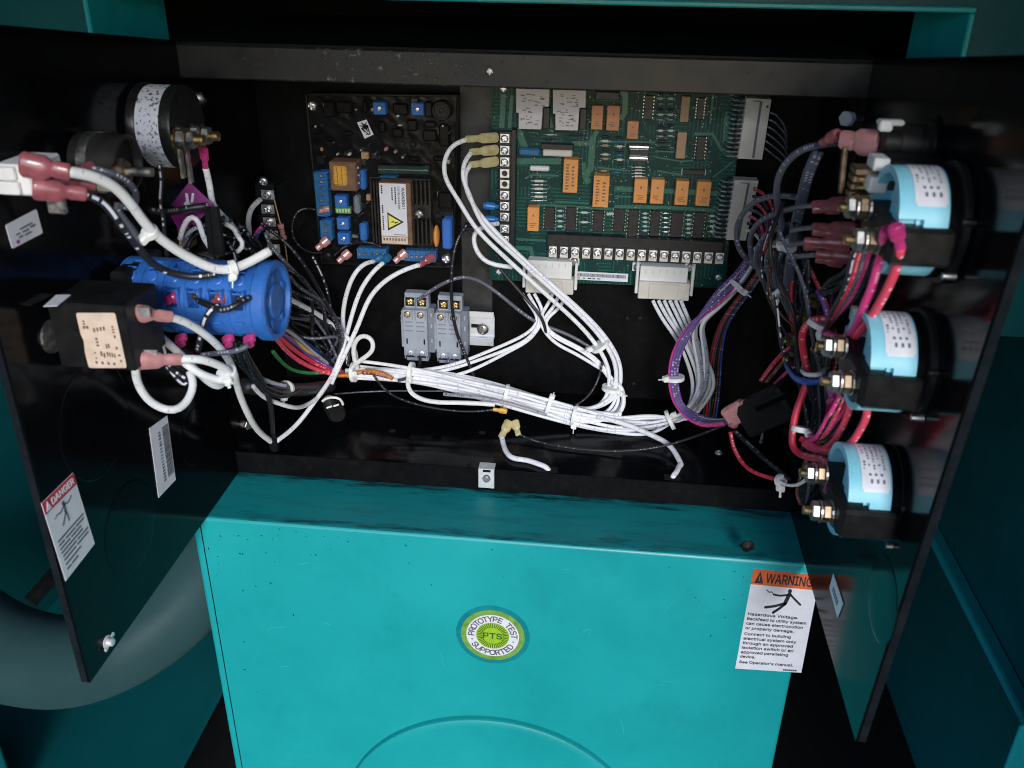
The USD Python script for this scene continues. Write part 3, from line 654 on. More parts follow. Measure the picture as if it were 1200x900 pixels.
m = trimesh.creation.extrude_polygon(g, .0016, engine='earcut'); v = np.asarray(m.vertices)
obj('board', trimesh.Trimesh(np.stack([v[:, 0], YB + v[:, 2], v[:, 1]], 1), m.faces[:, ::-1], process=False), 'pcb_green', pb)
for (px, py) in ((585, 318), (842, 325), (590, 104), (858, 108)):
    p = P(px, py, YB); obj('standoff', cyl(p + [0, .0018, 0], [p[0], D, p[2]], .0032, 12), 'dull_steel', pb)
    obj('board_screw', moved(screw_mesh(.0032, .0018), p), 'zinc', pb, smooth=35)
# traces
_tn = [0]
def trace(pts, w, mat='trace_green'):
    _tn[0] += 1
    from shapely.geometry import LineString
    g = LineString([(P(x, y, YB)[0], P(x, y, YB)[2]) for x, y in pts]).buffer(w * .00038, 3, cap_style=2)
    m = trimesh.creation.extrude_polygon(g, .00018, engine='earcut'); v = np.asarray(m.vertices)
    obj('copper_trace', trimesh.Trimesh(np.stack([v[:, 0], YB - .0002 - .000012 * _tn[0] + v[:, 2], v[:, 1]], 1), m.faces, process=False), mat, pb)
for pts, w in [([(671, 168), (691, 168), (696, 160), (700, 153)], 5), ([(695, 160), (692, 197), (686, 207), (690, 215)], 7), ([(605, 189), (657, 189)], 7), ([(728, 107), (733, 112), (732, 132), (727, 140)], 6),
               ([(720, 221), (742, 222), (845, 227)], 6), ([(720, 242), (780, 243), (845, 247)], 4), ([(630, 240), (720, 245)], 3), ([(684, 190), (684, 205)], 4),
               ([(598, 290), (622, 291), (624, 303)], 5), ([(605, 280), (640, 282)], 3), ([(852, 135), (850, 162), (858, 164)], 6), ([(836, 108), (832, 145)], 2), ([(815, 157), (835, 157), (845, 175), (862, 184)], 3),
               ([(866, 184), (835, 208)], 2), ([(700, 166), (740, 166), (768, 167)], 2), ([(620, 205), (655, 206)], 2), ([(606, 150), (617, 178)], 8), ([(640, 130), (645, 150)], 8), ([(768, 177), (792, 178), (795, 172)], 1.5),
               ([(768, 184), (798, 189), (812, 188)], 1.5), ([(720, 230), (760, 231)], 2), ([(700, 196), (735, 200)], 2), ([(770, 200), (800, 205)], 2), ([(650, 236), (690, 238)], 2), ([(590, 110), (588, 150)], 6), ([(600, 112), (597, 150)], 4)]:
    trace(pts, w)
# white power relays, L shaped faces
def face_poly(pts, h, name, mat, par, c=0):
    q = [(P(x, y, YB - h)[0], P(x, y, YB - h)[2]) for x, y in pts]
    m = trimesh.creation.extrude_polygon(Polygon(q), h, engine='earcut'); v = np.asarray(m.vertices)
    m = trimesh.Trimesh(np.stack([v[:, 0], YB - h + v[:, 2], v[:, 1]], 1), m.faces, process=True); trimesh.repair.fix_normals(m)
    return obj(name, m, mat, par)
for o in (0, 43):
    oy2 = o * .03
    rl = face_poly([(605 + o, 104 + oy2), (643.5 + o, 105 + oy2), (643 + o, 125 + oy2), (636 + o, 125 + oy2), (634 + o, 151.5 + oy2), (608 + o, 151 + oy2), (608 + o, 132 + oy2), (605 + o, 132 + oy2)], .017, 'power_relay', 'relay_white', pb)
    L = []
    q = [P(606 + o, 106 + oy2, YB - .0171), P(642 + o, 107 + oy2, YB - .0171), P(641 + o, 150 + oy2, YB - .0171), P(607 + o, 150 + oy2, YB - .0171)]
    for k in range(34):
        v0 = rng.uniform(.06, .92); u0 = rng.uniform(.08, .62 if v0 < .55 else .80); w = rng.uniform(.04, .16); L.append(plate(u0, v0, u0 + w, v0 + rng.uniform(.012, .03), .0001, .0001))
    obj('printing', quad(cat_(*L), q), 'ink_grey', rl)
    obj('relay_side', onb(636.5 + o, 126 + oy2, 644 + o, 151 + oy2, .010)[0], 'ic_black', pb)
# orange relays
def orange(px0, py0, px1, py1, mat='relay_orange', h=.010, marks=1):
    m, (x0, x1, z0, z1) = onb(px0, py0, px1, py1, h)
    r = obj('signal_relay', m, mat, pb)
    q = [np.array([x0, YB - h - .0001, z1]), np.array([x1, YB - h - .0001, z1]), np.array([x1, YB - h - .0001, z0]), np.array([x0, YB - h - .0001, z0])]
    if marks == 1: L = [poly2([(.42, .62), (.60, .62), (.51, .74)], .0001, .0001)] + [plate(rng.uniform(.15, .4), v, rng.uniform(.55, .85), v + .025, .0001, .0001) for v in (.32, .24, .16)]
    else: L = [plate(.18, .1 + .09 * k, .18 + rng.uniform(.1, .25), .14 + .09 * k, .0001, .0001) for k in range(9)] + [plate(.6, .2 + .11 * k, .6 + rng.uniform(.08, .2), .25 + .11 * k, .0001, .0001) for k in range(6)]
    obj('printing', quad(cat_(*L), q), 'brown_core', r)
for a in ((743, 210, 758.5, 238), (762.5, 210.5, 778, 239), (791.5, 212, 806.5, 240.5), (816, 213, 832.5, 241.5)): orange(*a)
orange(695, 206, 713.5, 243, h=.012, marks=2); orange(660, 187, 677, 226, h=.012, marks=2); orange(618, 243, 631.5, 271)
orange(693, 124, 706.5, 152, 'relay_dark'); orange(711, 124, 726, 153, 'relay_dark'); orange(735, 142, 748, 163, 'relay_dark', .008)
for a in ((798, 113, 808, 143), (793, 155, 804, 186)): obj('resistor_network', onb(*a, .007)[0], 'resistor_tan', pb)
obj('bridge_block', onb(698, 108, 726, 117, .008)[0], 'ic_black', pb)
obj('film_capacitor', onb(608, 174, 633, 183, .007, c=.0015)[0], 'terminal_blue', pb)
obj('ceramic_resistor', onb(636, 176, 670.5, 183.5, .008, c=.001)[0], 'cream_plastic', pb)
obj('heat_tab', onb(634, 169, 672, 176, .006)[0], 'ic_black', pb)
p0, p1 = P(621, 197, YB - .004), P(644, 197.5, YB - .004); obj('axial_resistor', lathe([(0, .0012), (.001, .0024), (np.linalg.norm(p1 - p0) - .001, .0024), (np.linalg.norm(p1 - p0), .0012)], p0, p1 - p0, 14), 'white_plastic', pb, smooth=40)
for (x0, x1, y) in ((737, 761, 172), (737, 760, 185)):
    p0, p1 = P(x0, y, YB - .005), P(x1, y + .5, YB - .005); l_ = np.linalg.norm(p1 - p0)
    obj('power_diode', lathe([(0, .002), (.0006, .0027), (l_ - .0006, .0027), (l_, .002)], p0, p1 - p0, 16), 'bright_steel', pb, smooth=40)
obj('diode_block', onb(738, 174, 760, 183, .004)[0], 'ic_black', pb)
# chips with legs
def chip(px0, py0, px1, py1, h=.0035, legs=7):
    m, (x0, x1, z0, z1) = onb(px0, py0, px1, py1, h)
    c = obj('chip', m, 'ic_black', pb)
    L = []
    for k in range(legs):
        z = z0 + (z1 - z0) * (k + .5) / legs
        for x, s in ((x0, -1), (x1, 1)): L.append(bx(x - .0004 + s * .0006, x + .0004 + s * .0006, YB - h * .6, YB - .0004, z - .0005, z + .0005))
    obj('chip_legs', cat_(*L), 'solder', c, kind=None)
for a in ((638, 243, 650, 269), (663, 243, 675, 270), (695, 247, 707, 272), (719, 245, 732, 272), (736, 246, 748, 277), (762, 247, 773, 277), (786, 249, 800, 278), (813, 249, 825, 279), (755, 112, 765, 140), (817, 115, 825, 140), (816, 160, 826, 188), (800, 199, 826, 205)): chip(*a)
# small resistors in rows, jumpers, pads
def axial(px, py, L=10, mat='resistor_tan', vert=False, r=.0011):
    a, b = (P(px, py, YB - .0016), P(px + L, py + .3, YB - .0016)) if not vert else (P(px, py, YB - .0016), P(px - L * .1, py + L, YB - .0016))
    l_ = np.linalg.norm(b - a); q = .22 * l_
    obj('small_resistor', lathe([(0, .0003), (q, .0003), (q + .0003, r), (l_ - q - .0003, r), (l_ - q, .0003), (l_, .0003)], a, b - a, 8), mat, pb, smooth=40)
for k in range(6): axial(622, 212 + k * 4.6, 19, 'solder' if k % 2 else 'cream_plastic')
for k in range(9):
    for px in (769, 781): axial(px, 109 + k * 6.3, 10, ('dull_steel', 'ic_black', 'silk_white')[(k + px) % 3])
for k in range(7): axial(703, 160 + k * 5.2, 13, ('ic_black', 'silk_white', 'resistor_tan')[k % 3]); axial(720, 161 + k * 5.2, 12, ('ic_black', 'terminal_blue', 'cream_plastic')[k % 3])
for k in range(4): axial(768, 150 + k * 8, 16, 'ic_black'); axial(740, 196 + k * 3.5, 16, 'dull_steel')
axial(636, 158, 20, 'solder'); axial(664, 158, 22, 'ic_black'); axial(636, 163, 14, 'ic_black'); axial(702, 200, 12); axial(716, 202, 12, 'terminal_blue')
for k in range(5): axial(712 + k * 2, 248, 5, 'silk_white', True); axial(752, 250 + k * 5, 8, 'silk_white'); axial(776, 250 + k * 5.4, 8, 'dull_steel'); axial(803, 252 + k * 5.2, 8, 'silk_white')
for k in range(4): axial(652, 247 + k * 6, 9, 'silk_white'); axial(678, 249 + k * 5.6, 14, ('silk_white', 'ic_black')[k % 2]); axial(829, 253 + k * 6, 12, 'silk_white')
pads = []
for k in range(520):
    px = rng.uniform(606, 862); py = rng.uniform(110, 283)
    if px > 845 and py > 210: continue
    p = P(px, py, YB); r = rng.choice((.0004, .0006, .0006, .0010))
    m = lathe([(0, r), (.0005, r * .8), (.0008, r * .3)], p, (0, -1, 0), 6); pads.append(m)
for (x, y) in ((721, 212), (728, 212), (715, 236), (719, 236), (612, 157), (647, 154), (688, 161), (780, 162), (770, 162), (831, 178), (760, 205), (705, 205), (688, 243), (725, 300), (700, 309), (790, 303)):
    p = P(x, y, YB); pads.append(lathe([(0, .0011), (.0006, .0009), (.0011, .0004)], p, (0, -1, 0), 10))
obj('solder_joints', cat_(*pads), 'solder', pb, kind='stuff')
sk = []
for k in range(120):
    px = rng.uniform(606, 855); py = rng.uniform(106, 285); p = P(px, py, YB - .0002); w, h = rng.choice(((.0035, .0002), (.0002, .003), (.0012, .0003), (.0006, .0009)))
    sk.append(bx(p[0], p[0] + w, YB - .0004, YB - .0002, p[2], p[2] + h))
obj('board_legend', cat_(*sk), 'silk_white', pb, kind='stuff')
# bottom screw terminal strip (16 poles)
ts = obj('terminal_strip', cat_(onb(641, 279, 848, 291, .010)[0]), 'ic_black', pb)
m, _ = onb(641, 289, 847, 306, .0055); obj('strip_base', m, 'ic_black', ts)
sm = screw_mesh(.0034, .0022)
for k in range(16):
    px = 648 + k * 13.02; py = 290.5 + k * .52
    p = P(px, py + 3.0, YB - .0058)
    obj('terminal_screw', cat_(moved(sm, p + [0, -.0006, 0], roty(rng.uniform(0, 1.5))), bx(p[0] - .0036, p[0] + .0036, p[1] - .0006, p[1] + .0004, p[2] - .0062, p[2] + .0040)), 'zinc', ts, smooth=35)
    if k < 15:
        q_ = P(px + 6.5, py + 4, YB - .008); obj('pole_wall', bx(q_[0] - .0006, q_[0] + .0006, YB - .0085, YB - .003, q_[2] - .0066, q_[2] + .0062), 'ic_black', ts)
# left screw terminal strip
x0, z1 = P(598, 150, YB - .008)[0], P(600, 150, YB - .008)[2]
tl = obj('terminal_strip', onb(598.5, 152, 604, 291, .010)[0], 'ic_black', pb)
obj('strip_base', onb(584, 154, 600, 291, .005)[0], 'ic_black', tl)
for k, py in enumerate((162, 176, 189.5, 203, 215.5, 228.5, 241.5, 254, 268, 281)):
    p = P(591.5, py, YB - .0052)
    sq = bx(p[0] - .0042, p[0] + .0042, p[1] - .0008, p[1] + .0002, p[2] - .0040, p[2] + .0040, .0002)
    if k in (3, 4): obj('terminal_screw', cat_(man(sq) - man(cyl(p + [0, -.01, 0], p + [0, .01, 0], .0026, 14))), 'zinc', tl)
    else: obj('terminal_screw', cat_(sq, moved(sm, p + [0, -.0008, 0], roty(rng.uniform(0, 1.5)))), 'zinc', tl, smooth=35)
    q_ = P(590, py + 6.6, YB - .006); obj('pole_wall', bx(q_[0] - .006, q_[0] + .006, YB - .0075, YB - .003, q_[2] - .0006, q_[2] + .0006), 'ic_black', tl)
for py in (242, 257): 
    p0, p1 = P(584, py, YB - .008), P(567, py - 1 if py < 250 else py, YB - .010); obj('fork_terminal', lathe([(0, .0016), (.003, .0022), (.0035, .0034), (.011, .0036), (.012, .0028), (.0135, .0028)], p0, p1 - p0, 14), 'blue_crimp', pb, smooth=40)
# bottom barcode strip
m, (x0, x1, z0, z1) = onb(674, 319.5, 736, 329, .0005, c=0); st = obj('barcode_strip', m, 'label_white', pb)
q = [np.array([x0, YB - .0006, z1]), np.array([x1, YB - .0006, z1]), np.array([x1, YB - .0006, z0]), np.array([x0, YB - .0006, z0])]
L = []; u = .05
while u < .95:
    w = rng.choice((.004, .008, .012)); L.append(plate(u, .42, u + w, .82, .0001, .0001)); u += w + rng.choice((.005, .009))
L += [plate(.06 + .09 * k, .16, .06 + .09 * k + rng.uniform(.03, .07), .28, .0001, .0001) for k in range(5)]
obj('printing', quad(cat_(*L), q), 'ink_black', st)

# headers and the white plugs
def plug_down(px0, px1, py0, py1, py2, name_l, ears):
    hd = obj('plug_header', onb(px0, py0, px1, py1, .012, c=.0005)[0], 'white_plastic', pb)
    w = (px1 - px0)
    for k in range(6):
        a = px0 + w * (k + .75) / 6.8
        obj('header_slot', onb(a, py0 + 3, a + 1.4, py0 + 8, .0123, c=0)[0], 'cream_plastic', hd)
    for (a, b) in ears:
        e = obj('header_ear', onb(a, py0 - 5, a + 12, py0 + 5, .004)[0], 'white_plastic', hd)
        p = P(a + 6, py0, YB - .004); obj('ear_bolt', moved(screw_mesh(.0036, .0024, False), p), 'dull_steel', hd, smooth=35)
    pg = thing('wire_plug', name_l, 'connector', tuple(P((px0 + px1) / 2, py2, YB - .012)))
    x0_, x1_, z0_, z1_ = RB(px0 - 2, py1, px1 + 2, py2, YB - .015)
    b = obj('plug_body', bx(x0_, x1_, YB - .016, YB - .003, z0_, z1_, .0006), 'cream_plastic', pg)
    obj('plug_face', bx(x0_ + (x1_ - x0_) * .2, x0_ + (x1_ - x0_) * .78, YB - .0172, YB - .0158, z0_ + .001, z1_ - .0012, .0005), 'cream_plastic', pg)
    for x in (x0_ - .0032, x1_ + .0006):
        obj('latch', bx(x, x + .0026, YB - .014, YB - .006, z0_ + .004, z1_ + .016, .0006), 'white_plastic', pg)
plug_down(750, 806, 313, 331, 351, 'white plug under the board right of the barcode strip, six white wires below', [(741, 0), (803, 0)])
plug_down(618, 670, 306, 327, 344, 'white plug under the board left of the barcode strip, crossed by slanting white wires', [(667, 0)])
def plug_side(tl_, tr_, br_, bl_, label, npins):
    h = .016; y = YB - h
    q = [P(*a, y) for a in (tl_, tr_, br_, bl_)]
    pg = thing('wire_plug', label, 'connector', tuple(q[2]))
    m = trimesh.creation.extrude_polygon(Polygon([(a[0], a[2]) for a in q]), .013, engine='earcut'); v = np.asarray(m.vertices)
    m = trimesh.Trimesh(np.stack([v[:, 0], y + v[:, 2], v[:, 1]], 1), m.faces, process=True); trimesh.repair.fix_normals(m)
    obj('plug_body', m, 'cream_plastic', pg)
    L = [stroke2([(.30, .96), (.60, .955), (.60, .5), (.62, .03)], .008, .16, h=.0003, w0=.0001)]
    obj('plug_groove', quad(cat_(*L), q), 'resistor_tan' if False else 'ink_grey', pg)
    obj('plug_peg', lathe([(0, .0012), (.0012, .001)], q[1] * .88 + q[3] * .12, (0, -1, 0), 10), 'ink_grey', pg)
    for k in range(npins):
        t = (k + .6) / npins; a = q[0] * (1 - t) + q[3] * t
        pts = [a + [.001, .003, 0], a + [-.005, .001, 0], a + [-.0095, .003, 0], a + [-.0115, .0150, 0]]
        obj('header_pin', tube(np.array(pts), .0008, 5)[0], 'bright_steel', pb, smooth=40)
    z0_, z1_ = q[3][2], q[0][2]
    obj('pin_header', bx(q[3][0] - .0035, q[0][0] - .001, y + .008, YB, z0_ + .001, z1_ - .001), 'ic_black', pb)
plug_side((875.5, 115), (904, 116.5), (893, 187), (865, 186), 'tall cream plug at the upper right edge of the green board', 13)
plug_side((861.5, 211), (889, 212), (874, 282), (851, 281), 'tall cream plug at the right edge of the green board beside the looped dark wires', 13)

# ================================================================ voltage regulator
YV = .135
av = thing('voltage_regulator', 'black potted regulator board with blue trimmers and a white WARNING label', 'circuit module', (.11, YV, .16))
simple('black_shiny', (.010, .010, .012), .14, spec=.7, var=.2, rvar=.04)
def onv(a, b, c_, d, h, c=.0005): return onb(a, b, c_, d, h, YV, c)
c4 = [P(359, 110, YV), P(537, 112, YV), P(531, 312, YV), P(378, 307, YV)]
def slab(pts, y0, y1):
    m = trimesh.creation.extrude_polygon(Polygon([(q[0], q[2]) for q in pts]), y1 - y0, engine='earcut'); v = np.asarray(m.vertices)
    m = trimesh.Trimesh(np.stack([v[:, 0], y0 + v[:, 2], v[:, 1]], 1), m.faces, process=True); trimesh.repair.fix_normals(m); return m
gx = np.linspace(0, 1, 60); gv = np.array([[(c4[0] * (1 - u) + c4[1] * u) * (1 - w) + (c4[3] * (1 - u) + c4[2] * u) * w for u in gx] for w in gx]).reshape(-1, 3)
nz = meshkit.fbm(gv * 160, 3, 5); gv[:, 1] -= .001 + .0007 * np.clip((nz - .45) * 3, 0, 1)
ff = np.array([(i * 60 + j, (i + 1) * 60 + j, (i + 1) * 60 + j + 1, i * 60 + j + 1) for i in range(59) for j in range(59)])
ff = np.vstack([ff[:, [0, 1, 2]], ff[:, [0, 2, 3]]])
obj('tray', slab(c4, YV + .0005, YV + .012), 'black_plastic', av); obj('potting', trimesh.Trimesh(gv, ff, process=False), 'black_resin', av, smooth=True)
for a, b in ((0, 1), (1, 2), (2, 3), (3, 0)):
    obj('tray_rim', tube(np.array([c4[a] + [0, -.002, 0], c4[b] + [0, -.002, 0]]), .0013, 8)[0], 'black_plastic', av, smooth=40)
# standoff to the panel
for (x, y) in ((366, 124), (523, 303), (526, 128), (384, 300)):
    p = P(x, y, YV - .002); obj('mount_screw', cat_(moved(screw_mesh(.0045, .003), p), cyl(p + [0, .014, 0], [p[0], D, p[2]], .004, 12)), 'bright_steel' if (x, y) in ((366, 124), (523, 303)) else 'black_plastic', av, smooth=35)
for (x, y, s) in ((444.5, 127, 7.6), (489, 128, 7.4), (399, 236.5, 7), (401.5, 262.5, 7), (402.5, 280, 7)):
    t = obj('trimmer', onv(x - s, y - s, x + s, y + s, .009, .0008)[0], 'blue_plastic', av)
    p = P(x, y, YV - .009); obj('trimmer_screw', moved(screw_mesh(.0021, .0010), p), 'bright_steel', t, smooth=35)
p = P(519, 128, YV); obj('buzzer_cap', lathe([(0, .0088), (.008, .0088), (.0092, .0076), (.0092, .0062), (.0084, .0058), (.0084, .002), (.0100, .0018), (.0102, .0004)], p, (0, -1, 0), 28), 'black_plastic', av, smooth=35)
tf = obj('transformer_core', onv(386, 190, 418, 224, .018, .0012)[0], 'brown_core', av)
m, (x0, x1, z0, z1) = onv(390, 195, 406, 218, .0195, .0015); obj('winding', m, 'winding_yellow', tf)
for k in (1, 2): obj('winding_tape', bx(x0 + (x1 - x0) * k / 3 - .0003, x0 + (x1 - x0) * k / 3 + .0003, YV - .0198, YV - .0194, z0 + .001, z1 - .001), 'brown_core', tf)
for (x, y) in ((420, 196), (421, 205), (421, 214)): 
    p = P(x, y, YV - .014); obj('core_lug', lathe([(0, .0012), (.0015, .0012)], p, (0, -1, 0), 8), 'dull_steel', tf)
# heat sink block with the white label
x0, x1, z0, z1 = RB(434, 210, 504, 288, YV - .016)
hs_ = obj('heat_sink', bx(x0, x1, YV - .012, YV - .001, z0, z1), 'heatsink', av)
for px in (434, 437.5, 441, 483, 488, 493, 498, 503):
    a, b = P(px - .9, 212, YV - .022)[0], P(px + .9, 212, YV - .022)[0]
    for (p0, p1) in ((213, 241), (258, 287)) if px > 480 else ((211, 288),):
        obj('sink_fin', bx(a, b, YV - .022, YV - .012, P(px, p1, YV - .02)[2], P(px, p0, YV - .02)[2]), 'heatsink', hs_)
p = P(492, 250, YV - .018); obj('sink_bolt', moved(screw_mesh(.0045, .004), p), 'dull_steel', av, smooth=35)
x0, x1, z0, z1 = RB(445, 214, 482, 287, YV - .024)
obj('label_block', bx(x0, x1, YV - .0238, YV - .012, z0, z1, .0005), 'brown_core', av)
Q = [np.array([x, YV - .024, z]) for x, z in ((x0, z1), (x1, z1), (x1, z0), (x0, z0))]
wl2 = obj('warning_label', quad(plate(.03, .145, .86, .985, .0002, 0), Q), 'label_white', av, label='white WARNING label with a yellow triangle, set sideways')
obj('label_foot', quad(plate(.03, .02, .86, .135, .0002, 0), Q), 'label_beige', wl2)
def vtext(s, u0, v0, hgt, wid, bold=True):
    """lettering that reads downwards: its top is at the right"""
    m = text2(s, 0, 0, 1, 1, bold, .0001, .0002); v = np.asarray(m.vertices)
    m.vertices = np.stack([u0 + v[:, 1] * hgt, v0 - v[:, 0] * wid, v[:, 2]], 1); return m
obj('printing', quad(cat_(vtext('WARNING !', .72, .93, .09, .34), vtext('ELECTRIC SHOCK RISK', .60, .94, .055, .36), *[plate(u, v - .026, u + .042, v, .0001, .0002) for u, v0, n_ in ((.50, .93, 8), (.40, .92, 6), (.08, .95, 4), (.08, .64, 4), (.08, .47, 7)) for v in [v0 - .034 * i_ for i_ in range(n_)]], plate(.42, .165, .8, .175, .0001, .0002)), Q), 'ink_black', wl2)
obj('printing', quad(cat_(*[plate(.08 + .095 * k, .07, .08 + .095 * k + .05, .11, .0001, .0002) for k in range(8)]), Q), 'ink_grey', wl2)
tr = Polygon([(.24, .53), (.24, .23), (.76, .38)])
obj('hazard_triangle', quad(poly2(tr.buffer(.0), .0001, .0002), Q), 'ink_black', wl2); obj('hazard_triangle', quad(poly2(Polygon([(.275, .485), (.275, .275), (.66, .38)]), .0001, .0003), Q), 'ink_yellow', wl2)
obj('bolt_sign', quad(poly2(Polygon([(.32, .365), (.44, .40), (.43, .375), (.60, .385), (.47, .345), (.48, .37)]), .0001, .0004), Q), 'ink_black', wl2)
p0, p1 = P(443, 198.5, YV - .008), P(504, 199.5, YV - .008); l_ = np.linalg.norm(p1 - p0)
obj('glass_fuse', lathe([(0, .002), (.001, .0042), (.005, .0042), (.0052, .0038), (l_ - .0052, .0038), (l_ - .005, .0042), (l_ - .001, .0042), (l_, .002)], p0, p1 - p0, 18), 'glass_green', av, smooth=40)
obj('teal_capacitor', onv(444, 207, 465, 213.5, .012, .001)[0], 'terminal_blue', av)
for a in ((421, 200, 428, 223), (414, 230, 421, 251), (421, 262, 429.5, 283)): obj('blue_capacitor', onv(*a, .010, .0016)[0], 'socket_dark' if a[0] == 414 else 'blue_plastic', av)
obj('blue_capacitor', onv(518, 257, 529, 292.5, .016, .0016)[0], 'blue_bright', av)
dk = trimesh.creation.icosphere(2, 1.0); dk.apply_scale((.0028, .0075, .0105)); obj('disc_capacitor', moved(dk, P(511.5, 276.5, YV - .008)), 'relay_orange', av, smooth=True)
obj('green_header', onv(393, 243.5, 411, 250.5, .008)[0], 'green_plastic', av)
for k in range(5): obj('header_slot', onv(394.5 + 3.3 * k, 245, 396.3 + 3.3 * k, 249, .0083, 0)[0], 'cream_plastic', av)
def tstrip(a, b, c_, d, n, vert):
    s = obj('terminal_strip', onv(a, b, c_, d, .009, .0006)[0], 'terminal_blue', av)
    for k in range(n + 1):
        if vert: y_ = b + (d - b) * k / n; q = onv(a + (c_ - a) * .25, y_ - .7, c_ - .5, y_ + .7, .0108, .0002)[0]
        else: x_ = a + (c_ - a) * k / n; q = onv(x_ - .7, b + .5, x_ + .7, d - 1, .0108, .0002)[0]
        obj('strip_wall', q, 'blue_bright', s)
    for k in range(n):
        x_, y_ = ((a + c_) / 2, b + (d - b) * (k + .5) / n) if vert else (a + (c_ - a) * (k + .5) / n, (b + d) / 2)
        p = P(x_, y_, YV - .0092); obj('strip_tab', bx(p[0] - .0015, p[0] + .0015, p[1] - .0015, p[1], p[2] - .0012, p[2] + .0012, .0003), 'dull_steel', s)
tstrip(369, 202, 385, 253, 7, True); tstrip(375, 259, 389, 281.5, 3, True); tstrip(419, 291, 452, 304, 5, False); tstrip(474, 294, 510, 307, 6, False)
# potted lumps: relays, transistors, small cans
for (a, b, c_, d, h) in ((378, 118, 392, 138, .007), (393, 119, 413, 133, .006), (424, 118, 431, 132, .008), (460, 121, 478, 135, .007), (497, 119, 507, 138, .006), (459, 150, 472, 161, .008), (477, 140, 489, 154, .006),
    (497, 142, 511, 150, .007), (495, 152, 512, 166, .005), (514, 146, 527, 172, .006), (479, 183, 492, 189, .006), (507, 183, 520, 189, .006), (513, 225, 530, 245, .012), (363, 147, 376, 158, .006), (443, 142, 452, 156, .006), (402, 153, 413, 160, .005), (380, 160, 392, 166, .004), (436, 232, 441, 262, .010)):
    obj('potted_part', onv(a, b, c_, d, h, .0015)[0], 'black_resin', av)
for (x, y, mat, r) in ((370, 149, 'cream_plastic', .0016), (409, 181, 'cream_plastic', .0015), (423, 176, 'dull_steel', .0012), (452, 175, 'pale_pink_crimp', .0018), (463, 178, 'pale_pink_crimp', .0014), (472, 184, 'dull_steel', .0016), (440, 180, 'dull_steel', .001), (466, 136, 'cream_plastic', .0012), (402, 128, 'cream_plastic', .0013), (484, 169, 'black_plastic', .003), (519, 148, 'zinc', .0014), (447, 146, 'zinc', .001), (395, 181, 'cream_plastic', .001)):
    p = P(x, y, YV - .005); obj('small_can', lathe([(-.004, r), (0, r), (.001, r * .6)], p, (0, -1, 0), 10), mat, av, smooth=40)
r3 = random.Random(5)
for k in range(46):
    x, y = r3.choice(((r3.uniform(376, 528), r3.uniform(118, 188)), (r3.uniform(372, 440), r3.uniform(166, 192)), (r3.uniform(508, 528), r3.uniform(150, 255)), (r3.uniform(410, 436), r3.uniform(198, 288))))
    if 415 < x < 441 and 138 < y < 166: continue
    s_ = r3.uniform(1.6, 4.5); e_ = r3.uniform(.5, 1.2)
    obj('small_part', onv(x - s_, y - s_ * e_, x + s_, y + s_ * e_, r3.uniform(.003, .007), .0008)[0], r3.choice(('black_shiny', 'black_shiny', 'black_shiny', 'heatsink', 'dull_steel', 'resistor_tan', 'ic_black')), av)
# tilted tag with a dark pattern
qq = [P(418.5, 143.5, YV - .006), P(429.5, 140, YV - .006), P(438, 157.5, YV - .006), P(427.5, 162.5, YV - .006)]
tg = obj('small_tag', quad(plate(0, 0, 1, 1, .0004, 0), qq), 'label_white', av, label='small tilted white sticker with black scrawl')
obj('printing', quad(cat_(*[stroke2([(rng.uniform(.1, .9), rng.uniform(.08, .92)) for _ in range(3)], .03, .6, h=.0002, w0=.0004) for k in range(9)]), qq), 'ink_black', tg)
ww, _ = tube(spline([P(399, 137, YV - .004), P(412, 136, YV - .007), P(432, 137, YV - .006)]), .0009, 6)

# ================================================================ relay sockets on a rail
YS = .118
dr_ = thing('mounting_rail', 'short bright metal mounting rail end to the right of the grey relay sockets', 'rail', tuple(P(560, 405, YS + .02)))
x0, x1, z0, z1 = RB(545, 365.5, 578.5, 405, YS + .016)
xl_ = P(474, 385, YS + .02)[0]; y_ = YS + .016
zm0, zm1 = z0 + (z1 - z0) * .2, z0 + (z1 - z0) * .83
web = man(bx(xl_, x1, y_ + .006, y_ + .0075, zm0, zm1)) - man(bx(P(551, 384, y_)[0], P(565, 384, y_)[0], y_, y_ + .02, (z0 + z1) / 2 - .0018, (z0 + z1) / 2 + .0024))
obj('rail_web', web, 'rail_zinc', dr_)
for a, b in ((z0, zm0), (zm1, z1)):
    obj('rail_flange', bx(xl_, x1, y_, y_ + .0014, a, b, .0003), 'rail_zinc', dr_)
    zz = b if a == z0 else a; obj('rail_step', bx(xl_, x1, y_ + .0012, y_ + .0074, zz - .0007, zz + .0007), 'rail_zinc', dr_)
p = P(566, 385.5, y_ + .004); obj('rail_screw', moved(screw_mesh(.0058, .0035, False), p), 'dull_steel', dr_, smooth=35)
obj('rail_spacer', bx(xl_, x1 - .004, y_ + .0078, D - .0005, zm0 + .002, zm1 - .002), 'dark_void', dr_)
s0 = P(474, 424, YS)
sx = .0290; sh = s0[2]; 
top = P(478, 343, YS + .006)[2]
